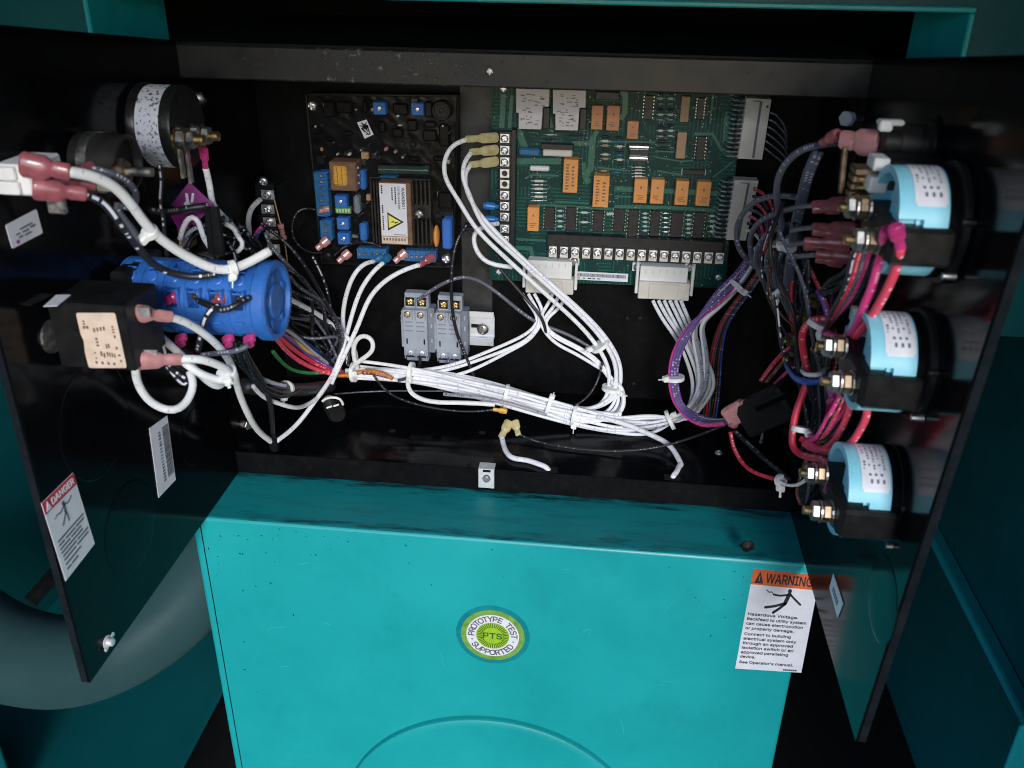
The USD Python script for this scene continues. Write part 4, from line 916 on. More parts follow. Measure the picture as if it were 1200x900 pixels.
def socket(base, label):
    s = thing('relay_socket', label, 'relay socket', base, 'grey relay sockets on the rail')
    X, Y, Z = base; hgt = top - s0[2]; w = P(500.5, 385, YS)[0] - s0[0]
    def B(u0, u1, y0, y1, v0, v1, name, mat, par, c=.0005): return obj(name, bx(X + w * u0, X + w * u1, Y + y0, Y + y1, Z + hgt * v0, Z + hgt * v1, c), mat, par)
    body = B(0, 1, 0, .016, .10, .78, 'socket_body', 'socket_grey', s)
    B(.06, 1.04, .006, .016, .78, 1.0, 'upper_deck', 'socket_grey', s); B(.06, .98, .004, .016, 0, .10, 'lower_deck', 'socket_grey', s)
    B(1.0, 1.28, .004, .017, .14, .80, 'side_flank', 'socket_dark', s); B(-.12, 0, .004, .016, .2, .68, 'side_flank', 'socket_grey', s)
    for v in (.30, .52, .68): B(1.12, 1.22, .001, .005, v, v + .07, 'flank_clip', 'socket_grey', s)
    for (u, v, y0) in ((.08, .80, .0035), (.56, .80, .0035), (-.02, .64, -.0015), (.52, .64, -.0015), (.05, .06, -.001), (.53, .06, -.001)):
        B(u + .02, u + .40, y0 + .0022, y0 + .004, v + .01, v + .135, 'screw_well', 'dark_void', s, 0)
        for e in (-.012, .40): B(u + e, u + e + .035, y0 - .0005, y0 + .006, v, v + .14, 'well_wall', 'socket_grey', s, .0003)
        cc = np.array([X + w * (u + .21), Y + y0 + .0026, Z + hgt * (v + .075)])
        obj('terminal_screw', cat_(moved(screw_mesh(.0036, .0022), cc, roty(.4 + u * 3)), bx(cc[0] - .004, cc[0] + .004, cc[1] - .0002, cc[1] + .0008, cc[2] - .0042, cc[2] + .0042)), 'brass' if v > .1 else 'zinc', s, smooth=35)
    for u in (.08, .55):
        for v in (.60, .54, .47): B(u, u + .34, -.0002, .001, v, v + .014, 'vent_slit', 'socket_dark', s, 0)
    for u in (.12, .84): B(u, u + .06, -.0002, .001, .28, .36, 'vent_slit', 'dark_void', s, 0)
    return s
so = socket((s0[0], YS, s0[2]), 'grey relay socket with brass screws, left one of the rail pair')
s1 = P(512, 426, YS); copy_of(so, (s1[0], YS, s0[2] - .001), 'grey relay socket next to the bare rail end, a black wire hanging across it')

# ================================================================ barrier strip at the left of the regulator
bs = thing('barrier_strip', 'narrow black terminal strip with bright screws left of the regulator', 'terminal strip', tuple(P(318, 305, .11)))
x0, x1, z0, z1 = RB(303, 214, 326, 300, .115)
obj('strip_body', bx(x0, x1, .113, .125, z0, z1, .001), 'black_plastic', bs)
for k, (px, py) in enumerate(((314, 228), (314, 245), (316, 260), (319, 275), (321, 291))):
    p = P(px, py, .1128)
    obj('terminal_screw', cat_(moved(screw_mesh(.0038, .0022), p, roty(k * .6)), bx(p[0] - .006, p[0] + .006, p[1] - .0006, p[1], p[2] - .0042, p[2] + .0042)), 'zinc', bs, smooth=35)
    q_ = P(px, py + 8, .110); obj('pole_wall', bx(x0, x1, .1085, .114, q_[2] - .0006, q_[2] + .0006), 'black_plastic', bs)
obj('mount_screw', moved(screw_mesh(.0042, .0028), P(309, 212, .114)), 'bright_steel', bs, smooth=35)
obj('strip_back', bx(x0, x1, .125, D - .0003, z0 + .005, z1 - .005), 'dark_void', bs)
rs = thing('resistor', 'small pink banded resistor hanging on its wire beside the narrow terminal strip', 'resistor', tuple(P(330, 275, .105)))
p0, p1 = P(328.5, 262, .105), P(333, 281, .105); l_ = np.linalg.norm(p1 - p0)
obj('resistor_body', lathe([(0, .0008), (.0006, .0030), (.0035, .0030), (.004, .0024), (l_ - .004, .0024), (l_ - .0035, .0030), (l_ - .0006, .0030), (l_, .0008)], p0, p1 - p0, 14), 'pale_pink_crimp', rs, smooth=35)
for k in (.3, .45, .6): obj('colour_band', lathe([(0, .00255), (.0009, .00255)], p0 + (p1 - p0) * k, p1 - p0, 14), 'brown_core', rs)
obj('lead', tube(spline([P(321, 232, .108), P(325, 248, .106), p0]), .0006, 6)[0], 'resistor_tan', rs, smooth=40); obj('lead', tube(spline([p1, P(336, 300, .105), P(337, 318, .108)]), .0006, 6)[0], 'resistor_tan', rs, smooth=40)
# ================================================================ left door: blue stacked switch
def ribs(*a): pass
yb = -.122
e0, e1 = P(137, 352, yb), P(327, 358, yb)
e0[0] = max(e0[0], .005)
ax = np.array([1.0, 0, -.005]); rB = .0265; LB = e1[0] - e0[0]
zc = (P(250, 318, yb - .01)[2] + P(250, 398, yb - .02)[2]) / 2
O = np.array([e0[0], yb, zc])
bs2 = thing('rotary_switch', 'bright blue round rotary switch block stacked along its axis on the left door', 'switch', tuple(O))
core = m3.Manifold.cylinder(LB * .93, rB * .96, rB * .96, 48).rotate((0, 90, 0)).translate((0, 0, 0))
end = tm(lathe([(LB * .90, rB * .985), (LB * .915, rB * 1.03), (LB * .985, rB * 1.03), (LB, rB * .985), (LB, rB * .86), (LB - .003, rB * .82), (LB - .003, rB * .45), (LB - .001, rB * .42), (LB - .001, .001)], (0, 0, 0), (1, 0, 0), 48))
core_m = core
n_st = 6
for k in range(n_st):
    x = LB * (.04 + .145 * k)
    # screw pockets cut along the front and the top
    core_m = core_m - m3.Manifold.cube((LB * .075, .012, .012), True).translate((x + LB * .055, -rB * .86, rB * .30))
    core_m = core_m - m3.Manifold.cube((LB * .055, .010, .010), True).translate((x + LB * .055, -rB * .30, rB * .98))
    core_m = core_m - m3.Manifold.cube((LB * .055, .012, .010), True).translate((x + LB * .055, -rB * .60, -rB * .86))
for k in range(1, 6):
    x = LB * (.04 + .145 * k) - .0008
    g_ = m3.Manifold.cylinder(.0009, rB * 1.1, rB * 1.1, 48).rotate((0, 90, 0)).translate((x, 0, 0)) - m3.Manifold.cylinder(.003, rB * .935, rB * .935, 48).rotate((0, 90, 0)).translate((x - .001, 0, 0))
    core_m = core_m - g_
obj('switch_body', moved(tm(core_m), O), 'blue_plastic', bs2, smooth=30)
obj('end_cap', moved(end, O), 'blue_plastic', bs2, smooth=30, label='ribbed round end cap of the blue switch')
for k in range(n_st):
    x = O[0] + LB * (.04 + .145 * k)
    for e in (0, LB * .088): obj('pocket_wall', bx(x + LB * .008 + e, x + LB * .008 + e + .0018, O[1] - rB * 1.0, O[1] - rB * .6, O[2] + rB * .10, O[2] + rB * .56, .0004), 'blue_bright', bs2)
    obj('pocket_screw', moved(screw_mesh(.0034, .002), np.array([x + LB * .055, O[1] - rB * .68, O[2] + rB * .30])), 'old_brass', bs2, smooth=35)
    bb = lathe([(0, .0042), (.001, .0042), (.0016, .0034)], (x + LB * .055, O[1] - rB * .62, O[2] + rB * .72), (0, -.65, .75), 14); obj('dimple', bb, 'blue_bright', bs2, smooth=35)
for a in (20, 95, 160, 230, 300):
    c, s = math.cos(math.radians(a)), math.sin(math.radians(a)); obj('cap_boss', lathe([(0, .0028), (.0016, .0028), (.002, .002)], (O[0] + LB - .0032, O[1] + c * rB * .62, O[2] + s * rB * .62), (1, 0, 0), 12), 'blue_bright', bs2, smooth=35)
for k in range(n_st):
    x = O[0] + LB * (.04 + .145 * k) + LB * .055
    for (a, zz) in ((118, 0), (152, 0), (196, 0)):
        c, s = math.cos(math.radians(a)), math.sin(math.radians(a))
        obj('moulded_rib', bx(x - LB * .030, x + LB * .030, O[1] + c * rB * 1.005 - .0006, O[1] + c * rB * 1.005 + .0006, O[2] + s * rB * 1.005 - .0007, O[2] + s * rB * 1.005 + .0007, .0003), 'blue_bright', bs2)
obj('switch_mount', bx(.0044, O[0] + .012, O[1] - .026, O[1] + .026, O[2] - .024, O[2] + .024, .002), 'black_plastic', bs2)

# ================================================================ timer box with the beige label
yt = -.216
x0, x1, z0, z1 = RB(49, 357, 152, 432, yt)
x0 = .0046
tb2 = thing('relay_box', 'square black relay box with a peeling beige label near the front of the left door', 'relay', (x0, yt, z0))
obj('box_body', bx(x0, x1, yt, yt + .040, z0, z1, .0012), 'black_plastic', tb2)
q = [P(89, 366.5, yt - .0002), P(135, 366.5, yt - .0002), P(149, 431, yt - .0002), P(104, 431, yt - .0002)]
lb = obj('rating_label', quad(poly2(Polygon([(.0, .97), (.03, 1), (.97, 1), (1, .97), (1, .03), (.97, 0), (.05, 0), (.01, .02), (.0, .3), (.04, .5), (.0, .62)]), .0003, 0), q), 'label_beige', tb2, label='beige printed rating label')
L = []
for (u, v, n, dx, dv, w, hh) in ((.12, .84, 2, 0, -.05, .07, .03), (.10, .72, 2, .08, 0, .08, .05), (.35, .66, 4, .085, .01, .06, .07), (.35, .52, 3, .0, -.06, .08, .035), (.83, .74, 3, .0, -.05, .07, .03), (.84, .55, 1, 0, 0, .06, .05), (.82, .34, 1, 0, 0, .07, .05), (.84, .22, 1, 0, 0, .08, .03), (.58, .36, 2, .06, .01, .05, .08), (.40, .22, 2, .07, -.03, .06, .09), (.56, .22, 4, .06, -.01, .045, .08), (.86, .11, 1, 0, 0, .07, .04), (.22, .08, 4, .15, -.01, .07, .05), (.24, .27, 2, 0, -.1, .06, .025)):
    for k in range(n): L.append(plate(u + dx * k, v + dv * k, u + dx * k + w * .8, v + dv * k + hh, .0001, .0003))
obj('printing', quad(cat_(*L), q), 'brown_core', lb)
zt_ = z1 + .0002
q = [P(66, 346, zt_, 2), P(83, 346, zt_, 2), P(67, 359, zt_, 2), P(51, 359.5, zt_, 2)]
obj('top_label', quad(plate(), q), 'label_white', tb2, label='tiny white label on the top face')
obj('mount_ring', lathe([(-.001, .010), (.002, .010), (.003, .008), (.003, .004)], (x0 + .000, yt - .0015, (z0 + z1) / 2), (-1, 0, .0), 18), 'dull_steel', tb2, smooth=35)
for zz in (z0 + .006, z1 - .008):
    obj('blade_tab', bx(x1, x1 + .008, yt + .012, yt + .013, zz - .003, zz + .003), 'zinc', tb2)

# ================================================================ speckled gauge at the back of the left door
yg = -.066
zg = P(185, 155, yg - .02)[2]
xg = P(192, 150, yg)[0]
gg = thing('panel_gauge', 'round gauge with a worn speckled white band and a black back on the left door', 'gauge', (xg, yg, zg))
def speck(path):
    n = {'g': ('geometry', {}), 'n': ('noise_texture', {'scale': 420.0, 'detail': 3.0, 'roughness': .6}), 'n2': ('noise_texture', {'scale': 60.0, 'detail': 3.0}),
         'r': ('rgb_ramp', {'ramp': [(.0, (.03, .03, .035)), (.40, (.05, .05, .055)), (.44, (.55, .56, .62)), (1.0, (.62, .63, .70))]}), 'p': ('principled_bsdf', {'roughness': .5})}
    return usdkit.material(stage, path, n, [('g.position', 'n.vector'), ('n.fac', 'r.fac'), ('r.color', 'p.base_color')], surface='p.BSDF')
MATDEF['speckled_band'] = speck
rg = .0275
obj('bezel', lathe([(0, rg * 1.04), (.004, rg * 1.04), (.006, rg)], (.0044, yg, zg), (1, 0, 0), 48), 'black_plastic', gg, smooth=30)
xb = xg + .010
obj('speckled_band', lathe([(0, rg), (xb - .010, rg)], (.010, yg, zg), (1, 0, 0), 48), 'speckled_band', gg, smooth=30)
obj('gauge_back', lathe([(0, rg * 1.01), (.006, rg * 1.01), (.0075, rg * .98), (.0078, rg * .5), (.0078, .001)], (xb, yg, zg), (1, 0, 0), 48), 'black_plastic', gg, smooth=30)
for (px, py, yy, fin) in ((206, 163, yg - .021, 'dull_steel'), (236, 159, yg + .002, 'bright_steel')):
    p = P(px, py, yy); p[0] = xb + .0075
    obj('terminal_stud', stud(p, (1, 0, 0), .021, .0034), 'brass', gg, smooth=40)
    for s, hh, rr, mt in ((.0005, .0014, .0078, 'brass'), (.0022, .0055, .0068, fin), (.0080, .0012, .0074, 'old_brass'), (.0095, .0048, .0062, 'dull_steel')):
        if hh < .002: obj('washer', cyl(p + [s, 0, 0], p + [s + hh, 0, 0], rr, 20), mt, gg)
        else: obj('terminal_nut', hexnut(p + [s, 0, 0], (1, 0, 0), rr, hh), mt, gg)
obj('back_bracket', cat_(bx(xb + .0079, xb + .010, yg - .022, yg - .018, zg - .030, zg - .004), bx(xb + .0079, xb + .010, yg - .012, yg - .008, zg - .036, zg - .008)), 'dull_steel', gg)

# ================================================================ grey cylinder (key switch) in front of the gauge
yk = -.150
p0, p1 = P(72, 186, yk), P(150, 192, yk)
p0[0] = .0046; zk = (P(110, 158, yk)[2] + P(118, 222, yk)[2]) / 2; rk = .0175
ks = thing('key_switch', 'short grey cylinder switch with a large round contact in front of the speckled gauge', 'switch', (p0[0], yk, zk))
xe = P(150, 180, yk)[0]
obj('switch_barrel', lathe([(0, rk), (xe - p0[0] - .001, rk), (xe - p0[0], rk - .001), (xe - p0[0], rk * .84), (xe - p0[0] - .005, rk * .80), (xe - p0[0] - .005, .001)], (p0[0], yk, zk), (1, 0, 0), 40), 'heatsink', ks, smooth=30)
obj('clamp_band', lathe([(0, rk), (0, rk + .0009), (.006, rk + .0009), (.006, rk)], (p0[0] + .006, yk, zk), (1, 0, 0), 40), 'dull_steel', ks, smooth=30)
cp = P(155, 203, yk - .012); cp[0] = xe - .002
obj('contact_disc', lathe([(0, .008), (.002, .0085), (.004, .0085), (.006, .007), (.006, .003), (.0085, .0028), (.0085, .0005)], cp, (1, 0, .0), 22), 'old_brass', ks, smooth=30)
cp2 = P(152, 200, yk - .006); obj('terminal_stud', cyl((cp[0] + .006, cp[1], cp[2] + .001), (cp[0] + .022, cp[1], cp[2] + .001), .0026), 'dull_steel', ks)
obj('band_screw', cat_(*[bx(p0[0] + .004 + k * .0042, p0[0] + .0072 + k * .0042, yk - rk - .004, yk - rk + .001, zk - .007, zk - .001, .0006) for k in range(3)]), 'dull_steel', ks)
obj('plastic_clip', bx(xe - .012, xe - .004, yk - rk - .004, yk - rk + .003, zk - .012, zk, .001), 'nylon', ks)
# ================================================================ white plug block at the far left
yw = -.232
x0, x1, z0, z1 = RB(-8, 193, 36, 229, yw)
wb = thing('plug_block', 'white plastic plug block at the far left with pink crimps pushed in', 'connector', ((x0 + x1) / 2, yw, z0))
xr_ = P(56, 200, yw + .02)[0]
obj('block_body', bx(.0048, x1, yw, yw + .03, z0, z1, .001), 'white_plastic', wb)
obj('block_front', bx(.0048, x1 * .75, yw - .003, yw, z0 + .001, (z0 + z1) / 2 - .0004, .0006), 'white_plastic', wb); obj('block_front', bx(.0048, x1 * .72, yw - .003, yw, (z0 + z1) / 2 + .0004, z1 - .001, .0006), 'white_plastic', wb)
obj('block_side', bx(x1 + .0002, xr_, yw + .006, yw + .030, z0 + .004, z1 - .002, .001), 'white_plastic', wb); obj('block_lug', lathe([(0, .0045), (.004, .0045), (.005, .0035)], (xr_ - .001, yw + .012, z1 - .006), (1, 0, 0), 14), 'white_plastic', wb, smooth=35)
obj('rail_clip', bx(x1, x1 + .010, yw + .008, yw + .012, z0 - .012, z0 + .006, .001), 'dull_steel', wb)

# ================================================================ purple tag, black sleeve, cluster behind
qq = [P(222, 213, -.055), P(251, 240, -.060), P(228, 264, -.070), P(201, 240, -.065)]
pt = thing('purple_tag', 'square purple tag with a white arrow mark, tilted, below the speckled gauge', 'tag', tuple(P(226, 268, -.062)))
obj('tag_sheet', quad(plate(0, 0, 1, 1, .0006, 0), qq), 'purple_tag', pt)
obj('tag_flap', quad(plate(0, 0, 1, 1, .0006, 0), [P(198, 249, -.064), P(242, 247, -.066), P(226, 262, -.058), P(212, 272, -.055)]), 'purple_tag', pt)
obj('white_mark', quad(cat_(poly2([(.12, .62), (.20, .66), (.44, .44), (.36, .38)]), poly2([(.28, .78), (.35, .82), (.50, .56), (.44, .50)]), poly2([(.30, .30), (.58, .30), (.62, .44), (.72, .52), (.60, .58), (.46, .46), (.30, .44)])), qq, .0004), 'label_white', pt)
sl_ = thing('wire_sleeve', 'flat dull black sleeve hanging over wires right of the purple tag', 'sleeve', tuple(P(255, 300, -.07)))
q4 = [P(242, 242, -.076), P(257, 242, -.078), P(265, 299, -.086), P(247, 297, -.084)]
obj('sleeve_body', quad(plate(0, 0, 1, 1, .003, 0), q4), 'black_rubber', sl_); obj('sleeve_fold', quad(plate(.08, .02, .45, .98, .0012, .003), q4), 'black_rubber', sl_)
bt_ = thing('barrel_terminal', 'dull cream terminal block behind the wires above the blue switch', 'terminal', tuple(P(203, 300, -.05)))
for (a, b, c_, d, mat) in ((192, 255, 208, 280, 'old_brass'), (206, 282, 222, 293, 'resistor_tan'), (176, 282, 190, 306, 'label_beige'), (232, 296, 252, 306, 'old_brass')):
    x0, x1, z0, z1 = RB(a, b, c_, d, -.045); obj('terminal_piece', bx(x0, x1, -.045, -.030, z0, z1, .0014), mat, bt_)
x0, x1, z0, z1 = RB(196, 265, 250, 312, -.028); obj('terminal_base', bx(.0046, x1, -.029, -.005, z0, z1, .002), 'black_plastic', bt_)
# side screws seen near the hinge
hb = thing('hinge_bolt', 'black bolt with a shiny end high beside the left door hinge', 'bolt', tuple(P(233, 117, .01)))
obj('bolt_head', hexnut(P(233, 116, .012), (.3, -1, 0), .0068, .005), 'black_plastic', hb); obj('bolt_end', lathe([(0, .0038), (.003, .0036), (.004, .002)], P(234, 116, .007), (.3, -1, 0), 14), 'dull_steel', hb, smooth=35)
obj('bolt_shank', cyl(P(233, 116, .012), [-.002, .03, P(233, 116, .012)[2]], .004, 12), 'black_plastic', hb)
# corrugated black nut cluster at the bundle's lower end
cl = thing('cable_gland', 'black ribbed cable gland under the white and coloured wires at the left', 'gland', tuple(P(391, 490, .06)))
g0, g1 = P(387, 470, .075), P(396, 487, .050); l_ = np.linalg.norm(g1 - g0)
obj('gland_body', lathe([(0, .005), (l_ * .2, .0075)] + [(l_ * (.22 + .1 * k + e), .0088 if e else .0072) for k in range(7) for e in (0, .05)] + [(l_, .007), (l_, .003)], g0, g1 - g0, 20), 'black_plastic', cl, smooth=25)
obj('gland_ring', tube(spline([P(378, 470, .05), P(386, 466, .045), P(397, 467, .045), P(402, 474, .05)]), .0012, 8)[0], 'nylon', cl, smooth=40)
for (x, y) in ((386, 477), (394, 475)): obj('gland_mark', tube(np.array([P(x - 3, y + 1, .038), P(x + 3, y - 1, .038)]), .0009, 6)[0], 'nylon', cl)
obj('gland_stem', cyl(P(386, 470, .073), P(384, 462, .16 - .008), .006, 12), 'black_plastic', cl)
# ================================================================ right door gauges
XD = XR - .0004
def gauge(base, label):
    """back of a round gauge, standing on the door and pointing to the left; base = centre of its back end"""
    X, Y, Z = base; Ld = XD - X; r = .0275
    g = thing('panel_gauge', label, 'gauge', base, 'gauges in a column on the right door')
    xc = .0245
    body = m3.Manifold.cylinder(Ld - .0240, r * 1.03, r * 1.03, 56).rotate((0, 90, 0)).translate((.0235, 0, 0))
    for a in (-35, 28, 90, 150): 
        body = body - m3.Manifold.cube((Ld, .0016, .0040), True).rotate((a, 0, 0)).translate((.024 + Ld * .75, -math.cos(math.radians(a)) * r * 1.03, -math.sin(math.radians(a)) * r * 1.03))
    ring = m3.Manifold.cylinder(.0012, r * 1.1, r * 1.1, 56).rotate((0, 90, 0)).translate((.034, 0, 0)) - m3.Manifold.cylinder(.01, r * 1.0, r * 1.0, 56).rotate((0, 90, 0)).translate((.03, 0, 0))
    obj('gauge_case', moved(tm(body - ring), base), 'black_gloss', g, smooth=30)
    obj('front_bezel', moved(lathe([(0, r * 1.04), (.001, r * 1.12), (.004, r * 1.12), (.0048, r * 1.05)], (Ld - .005, 0, 0), (1, 0, 0), 56), base), 'black_plastic', g, smooth=30)
    cap = m3.Manifold.cylinder(xc, r, r, 56).rotate((0, 90, 0))
    hol = m3.Manifold.cylinder(.014, r * .86, r * .86, 56).rotate((0, 90, 0)).translate((-.002, 0, 0))
    step = m3.Manifold.cube((.012, r * 1.2, r * .55), False).translate((.0, -r * 1.1, -r * .34))
    cap = cap - hol - m3.Manifold.cube((.013, .020, .014), False).translate((-.001, -r * 1.2, -.006)) 
    inner = m3.Manifold.cylinder(.013, r * .865, r * .865, 40).rotate((0, 90, 0)).translate((.0095, 0, 0))
    lug = m3.Manifold.cube((.012, .012, .010), True).translate((.008, -r * .55, r * .25)) + m3.Manifold.cube((.012, .010, .018), True).translate((.009, -r * .2, r * .45))
    obj('blue_cap', moved(tm(cap + inner + (lug ^ m3.Manifold.cylinder(.03, r * .9, r * .9, 40).rotate((0, 90, 0)))), base), 'pale_blue_cap', g, smooth=30, label='pale blue plastic back cap')
    # white label wrapped over the top of the cap
    def wrap(u, a, h=.0004): return np.stack([X + u, Y - (r + h) * np.cos(a), Z + (r + h) * np.sin(a)], -1)
    def patch(u0, u1, a0, a1, h, n=12):
        us = np.array([u0, u1]); aa = np.linspace(math.radians(a0), math.radians(a1), n); v = np.array([wrap(u, a, h) for a in aa for u in us])
        f = [(2 * i, 2 * i + 1, 2 * i + 3) for i in range(n - 1)] + [(2 * i, 2 * i + 3, 2 * i + 2) for i in range(n - 1)]
        return trimesh.Trimesh(v, np.array(f)[:, ::-1], process=False)
    lb = obj('cap_label', cat_(patch(.0070, .0225, 33, 104, .0003, 16), patch(.0080, .0215, 30, 33.02, .0003, 3)), 'label_white', g, smooth=True)
    L = []
    for k in range(5):
        for j in range(9):
            a0 = 96 - 4.6 * j + rng.uniform(-.6, .6)
            if rng.random() < .25: continue
            L.append(patch(.0084 + .0027 * k, .0084 + .0027 * k + rng.uniform(.0006, .0013), a0 - rng.uniform(1.6, 3.2), a0, .00055, 3))
    for k in range(3):
        L.append(patch(.0118 + .0033 * k, .0131 + .0033 * k, 40, 45, .00055, 3)); L.append(patch(.0110 + .0031 * k, .0124 + .0031 * k, 49, 52, .00055, 3))
    obj('printing', cat_(*L), 'ink_grey', lb)
    # black clamp bracket across the lower front
    obj('clamp_bracket', moved(cat_(bx(-.003, Ld - .006, -r * 1.14, r * .9, -.0145, .0045, .002)), base), 'black_plastic', g, label='black clamp bracket across the gauge')
    obj('clamp_foot', moved(cat_(bx(-.004, -.001, -r * 1.06, r * .6, -.0130, .003, .0008)), base), 'black_plastic', g)
    obj('side_bolt', moved(lathe([(0, .0018), (.006, .0020), (Ld - .0295, .0020)], (.028, -r * 1.09, .0085), (1, 0, 0), 10), base), 'heatsink', g, smooth=35)
    obj('side_bolt', moved(lathe([(0, .0018), (.006, .0020), (Ld - .0275, .0020)], (.026, -r * .98, -.0195), (1, 0, 0), 10), base), 'dull_steel', g, smooth=35)
    for (dy, dz, L_) in ((-.016, -.0065, .017), (.010, .0030, .016)):
        p = np.array([X - .004, Y + dy, Z + dz])
        obj('terminal_stud', stud(p + [0, 0, 0], (-1, 0, 0), L_, .0026), 'brass', g, smooth=40)
        for s, rr, hh, mat in ((.0002, .0068, .0012, 'dull_steel'), (.0016, .0062, .0044, 'old_brass'), (.0066, .0066, .0010, 'dull_steel'), (.0080, .0058, .0042, 'dull_steel')):
            if hh < .002: obj('washer', cyl(p - [s, 0, 0], p - [s + hh, 0, 0], rr, 18), mat, g)
            else: obj('terminal_nut', hexnut(p - [s, 0, 0], (-1, 0, 0), rr, hh), mat, g)
    return g
YG = -.203
G1 = P(1056, 256, YG); G2 = P(1011, 428, YG); G3 = P(981, 577, YG)
G1[0], G2[0], G3[0] = .4640, .4655, .4690
G3[2] += .003; G2[2] += .003; G1[2] -= .001
g1 = gauge(tuple(G1), 'topmost of three round gauges with pale blue caps, pink wires leave its terminals')
copy_of(g1, G2, 'middle gauge with a pale blue cap, between the other two on the right door')
copy_of(g1, G3, 'lowest of three round gauges with pale blue caps, one coral wire on its stud')

# ================================================================ lamp holder / fuse cylinder at the top right
yf = -.150
f0, f1 = P(1032, 165, yf), P(1118, 172, yf); f1 = f1.copy(); zf = P(1070, 168, yf)[2]
fh = thing('fuse_holder', 'long black cylindrical fuse holder with a flange above the topmost gauge', 'fuse holder', (f0[0], yf, zf))
X0 = f0[0]; xfl = P(1090, 170, yf)[0]
obj('holder_barrel', lathe([(0, .0085), (.002, .0095), (xfl - X0 - .004, .0100), (xfl - X0 - .002, .0125), (xfl - X0, .0125), (xfl - X0, .008), (.507 - X0, .0062)], (X0, yf, zf), (1, 0, 0), 32), 'black_plastic', fh, smooth=30)
obj('holder_ring', lathe([(0, .0122), (.0006, .0150), (.0028, .0150), (.0034, .0122)], (xfl - .001, yf, zf), (1, 0, 0), 32), 'black_gloss', fh, smooth=30)
obj('holder_band', lathe([(0, .0101), (.0003, .0104), (.010, .0104), (.0103, .0101)], (xfl - .018, yf, zf), (1, 0, 0), 32), 'heatsink', fh, smooth=30)
obj('holder_tab', cat_(bx(X0 - .004, X0 + .010, yf - .004, yf + .002, zf + .0095, zf + .0125, .001), bx(X0 - .004, X0 + .003, yf - .008, yf - .002, zf + .007, zf + .013, .001)), 'nylon', fh)
for (px, py, mat, s) in ((996, 139, 'rail_zinc', .0055), (1049, 131, 'rail_zinc', .0048), (1033, 138, 'black_plastic', .0040)):
    b_ = thing('hinge_nut', {996: 'shiny hex nut above the pink crimps at the upper right', 1049: 'shiny hex nut above the long black fuse holder', 1033: 'small dark nut left of the shiny nut above the fuse holder'}[px], 'nut', tuple(P(px, py + 6, .0)))
    p = P(px, py, -.012); obj('nut_body', hexnut(p, (-.7, -.7, .1), s, s * 1.1), mat, b_); obj('nut_stud', cyl(p + [-.002, -.002, 0], p + [.016, .014, 0], s * .5, 12), 'dull_steel', b_)
# toggle switch with brass lugs behind the pink crimps
ysw = -.170
sw = thing('toggle_switch', 'small open switch with brass lugs and white ends left of the topmost gauge', 'switch', tuple(P(1005, 235, ysw)))
x0, x1, z0, z1 = RB(992, 192, 1032, 228, ysw)
for k in range(4):
    z = z0 + (z1 - z0) * (k - .4) / 3.6
    obj('brass_lug', bx(x0 + .002, x1, ysw - .001 - .002 * k, ysw + .006, z, z + .0035, .0006), 'old_brass', sw); obj('brass_lug', bx(x0 + .004, x0 + .012, ysw - .006, ysw - .002, z + .0015, z + .003, .0004), 'brass', sw)
obj('lug_post', lathe([(0, .0013), (.002, .0016), (.022, .0016), (.024, .0013)], P(985, 226, ysw - .006), P(990, 178, ysw - .006) - P(985, 226, ysw - .006), 10), 'old_brass', sw, smooth=35)
for (a, b, c_, d) in ((1024, 186, 1043, 201), (1019, 208, 1040, 227)):
    xx = RB(a, b, c_, d, ysw - .014); obj('white_end', bx(xx[0], xx[1], ysw - .014, ysw, xx[2], xx[3], .0006), 'white_plastic', sw)
xx = RB(1043, 187, 1056, 226, ysw - .010); obj('switch_case', bx(xx[0] - .003, XD - .0002, ysw - .009, ysw + .012, xx[2], xx[3], .001), 'black_plastic', sw)
xx = RB(1042, 209, 1052, 224, ysw - .016); obj('switch_flap', bx(xx[0], xx[1], ysw - .0155, ysw - .0095, xx[2], xx[3], .0006), 'green_plastic' if False else 'black_bar', sw)
# black plug with the pink boot
py_ = .0
bp = thing('black_plug', 'chunky black plug lying left of the gauges with a pink boot on its end', 'connector', tuple(P(900, 500, -.02)))
a0, a1 = P(878, 487, -.035), P(932, 462, -.055)
d_ = (a1 - a0) / np.linalg.norm(a1 - a0); l_ = np.linalg.norm(a1 - a0)
def obox(o, d, L_, w, h, c=.001):
    m = bx(0, L_, -w / 2, w / 2, -h / 2, h / 2, c); ex = d; ey = np.cross([0, 0, 1.0], ex); ey /= np.linalg.norm(ey); ez = np.cross(ex, ey)
    T = np.eye(4); T[:3, :3] = np.stack([ex, ey, ez], 1); T[:3, 3] = o; m.apply_transform(T); return m
obj('plug_body', obox(a0 + [0, .004, -.004], d_, l_, .026, .028, .002), 'black_rubber', bp); obj('plug_latch', obox(a0 + d_ * .004 + [0, -.010, .010], d_, l_ * .7, .006, .005, .001), 'black_gloss', bp)
obj('plug_clip', tube(spline([a0 + [.004, -.012, .006], a0 + [.009, -.013, -.004], a0 + [.010, -.010, -.018]]), .0012, 6)[0], 'dull_steel', bp, smooth=40)
b0, b1 = P(852, 490, -.030), P(884, 472, -.040)
obj('pink_boot', cat_(obox(b0, (b1 - b0) / np.linalg.norm(b1 - b0), np.linalg.norm(b1 - b0) * .7, .011, .016, .002), obox(b0 + [.004, -.004, .009], (b1 - b0) / np.linalg.norm(b1 - b0), np.linalg.norm(b1 - b0) * .5, .008, .008, .002)), 'pale_pink_crimp', bp, label='pink boot on the plug')
obj('boot_stem', cyl(P(858, 500, -.035), P(862, 488, -.034), .0042, 14, .001), 'pink_crimp', bp, smooth=35)
tc = thing('terminal_cluster', 'cluster of brown brass terminals and nuts at the left of the middle gauge', 'terminals', tuple(P(935, 430, -.05)))
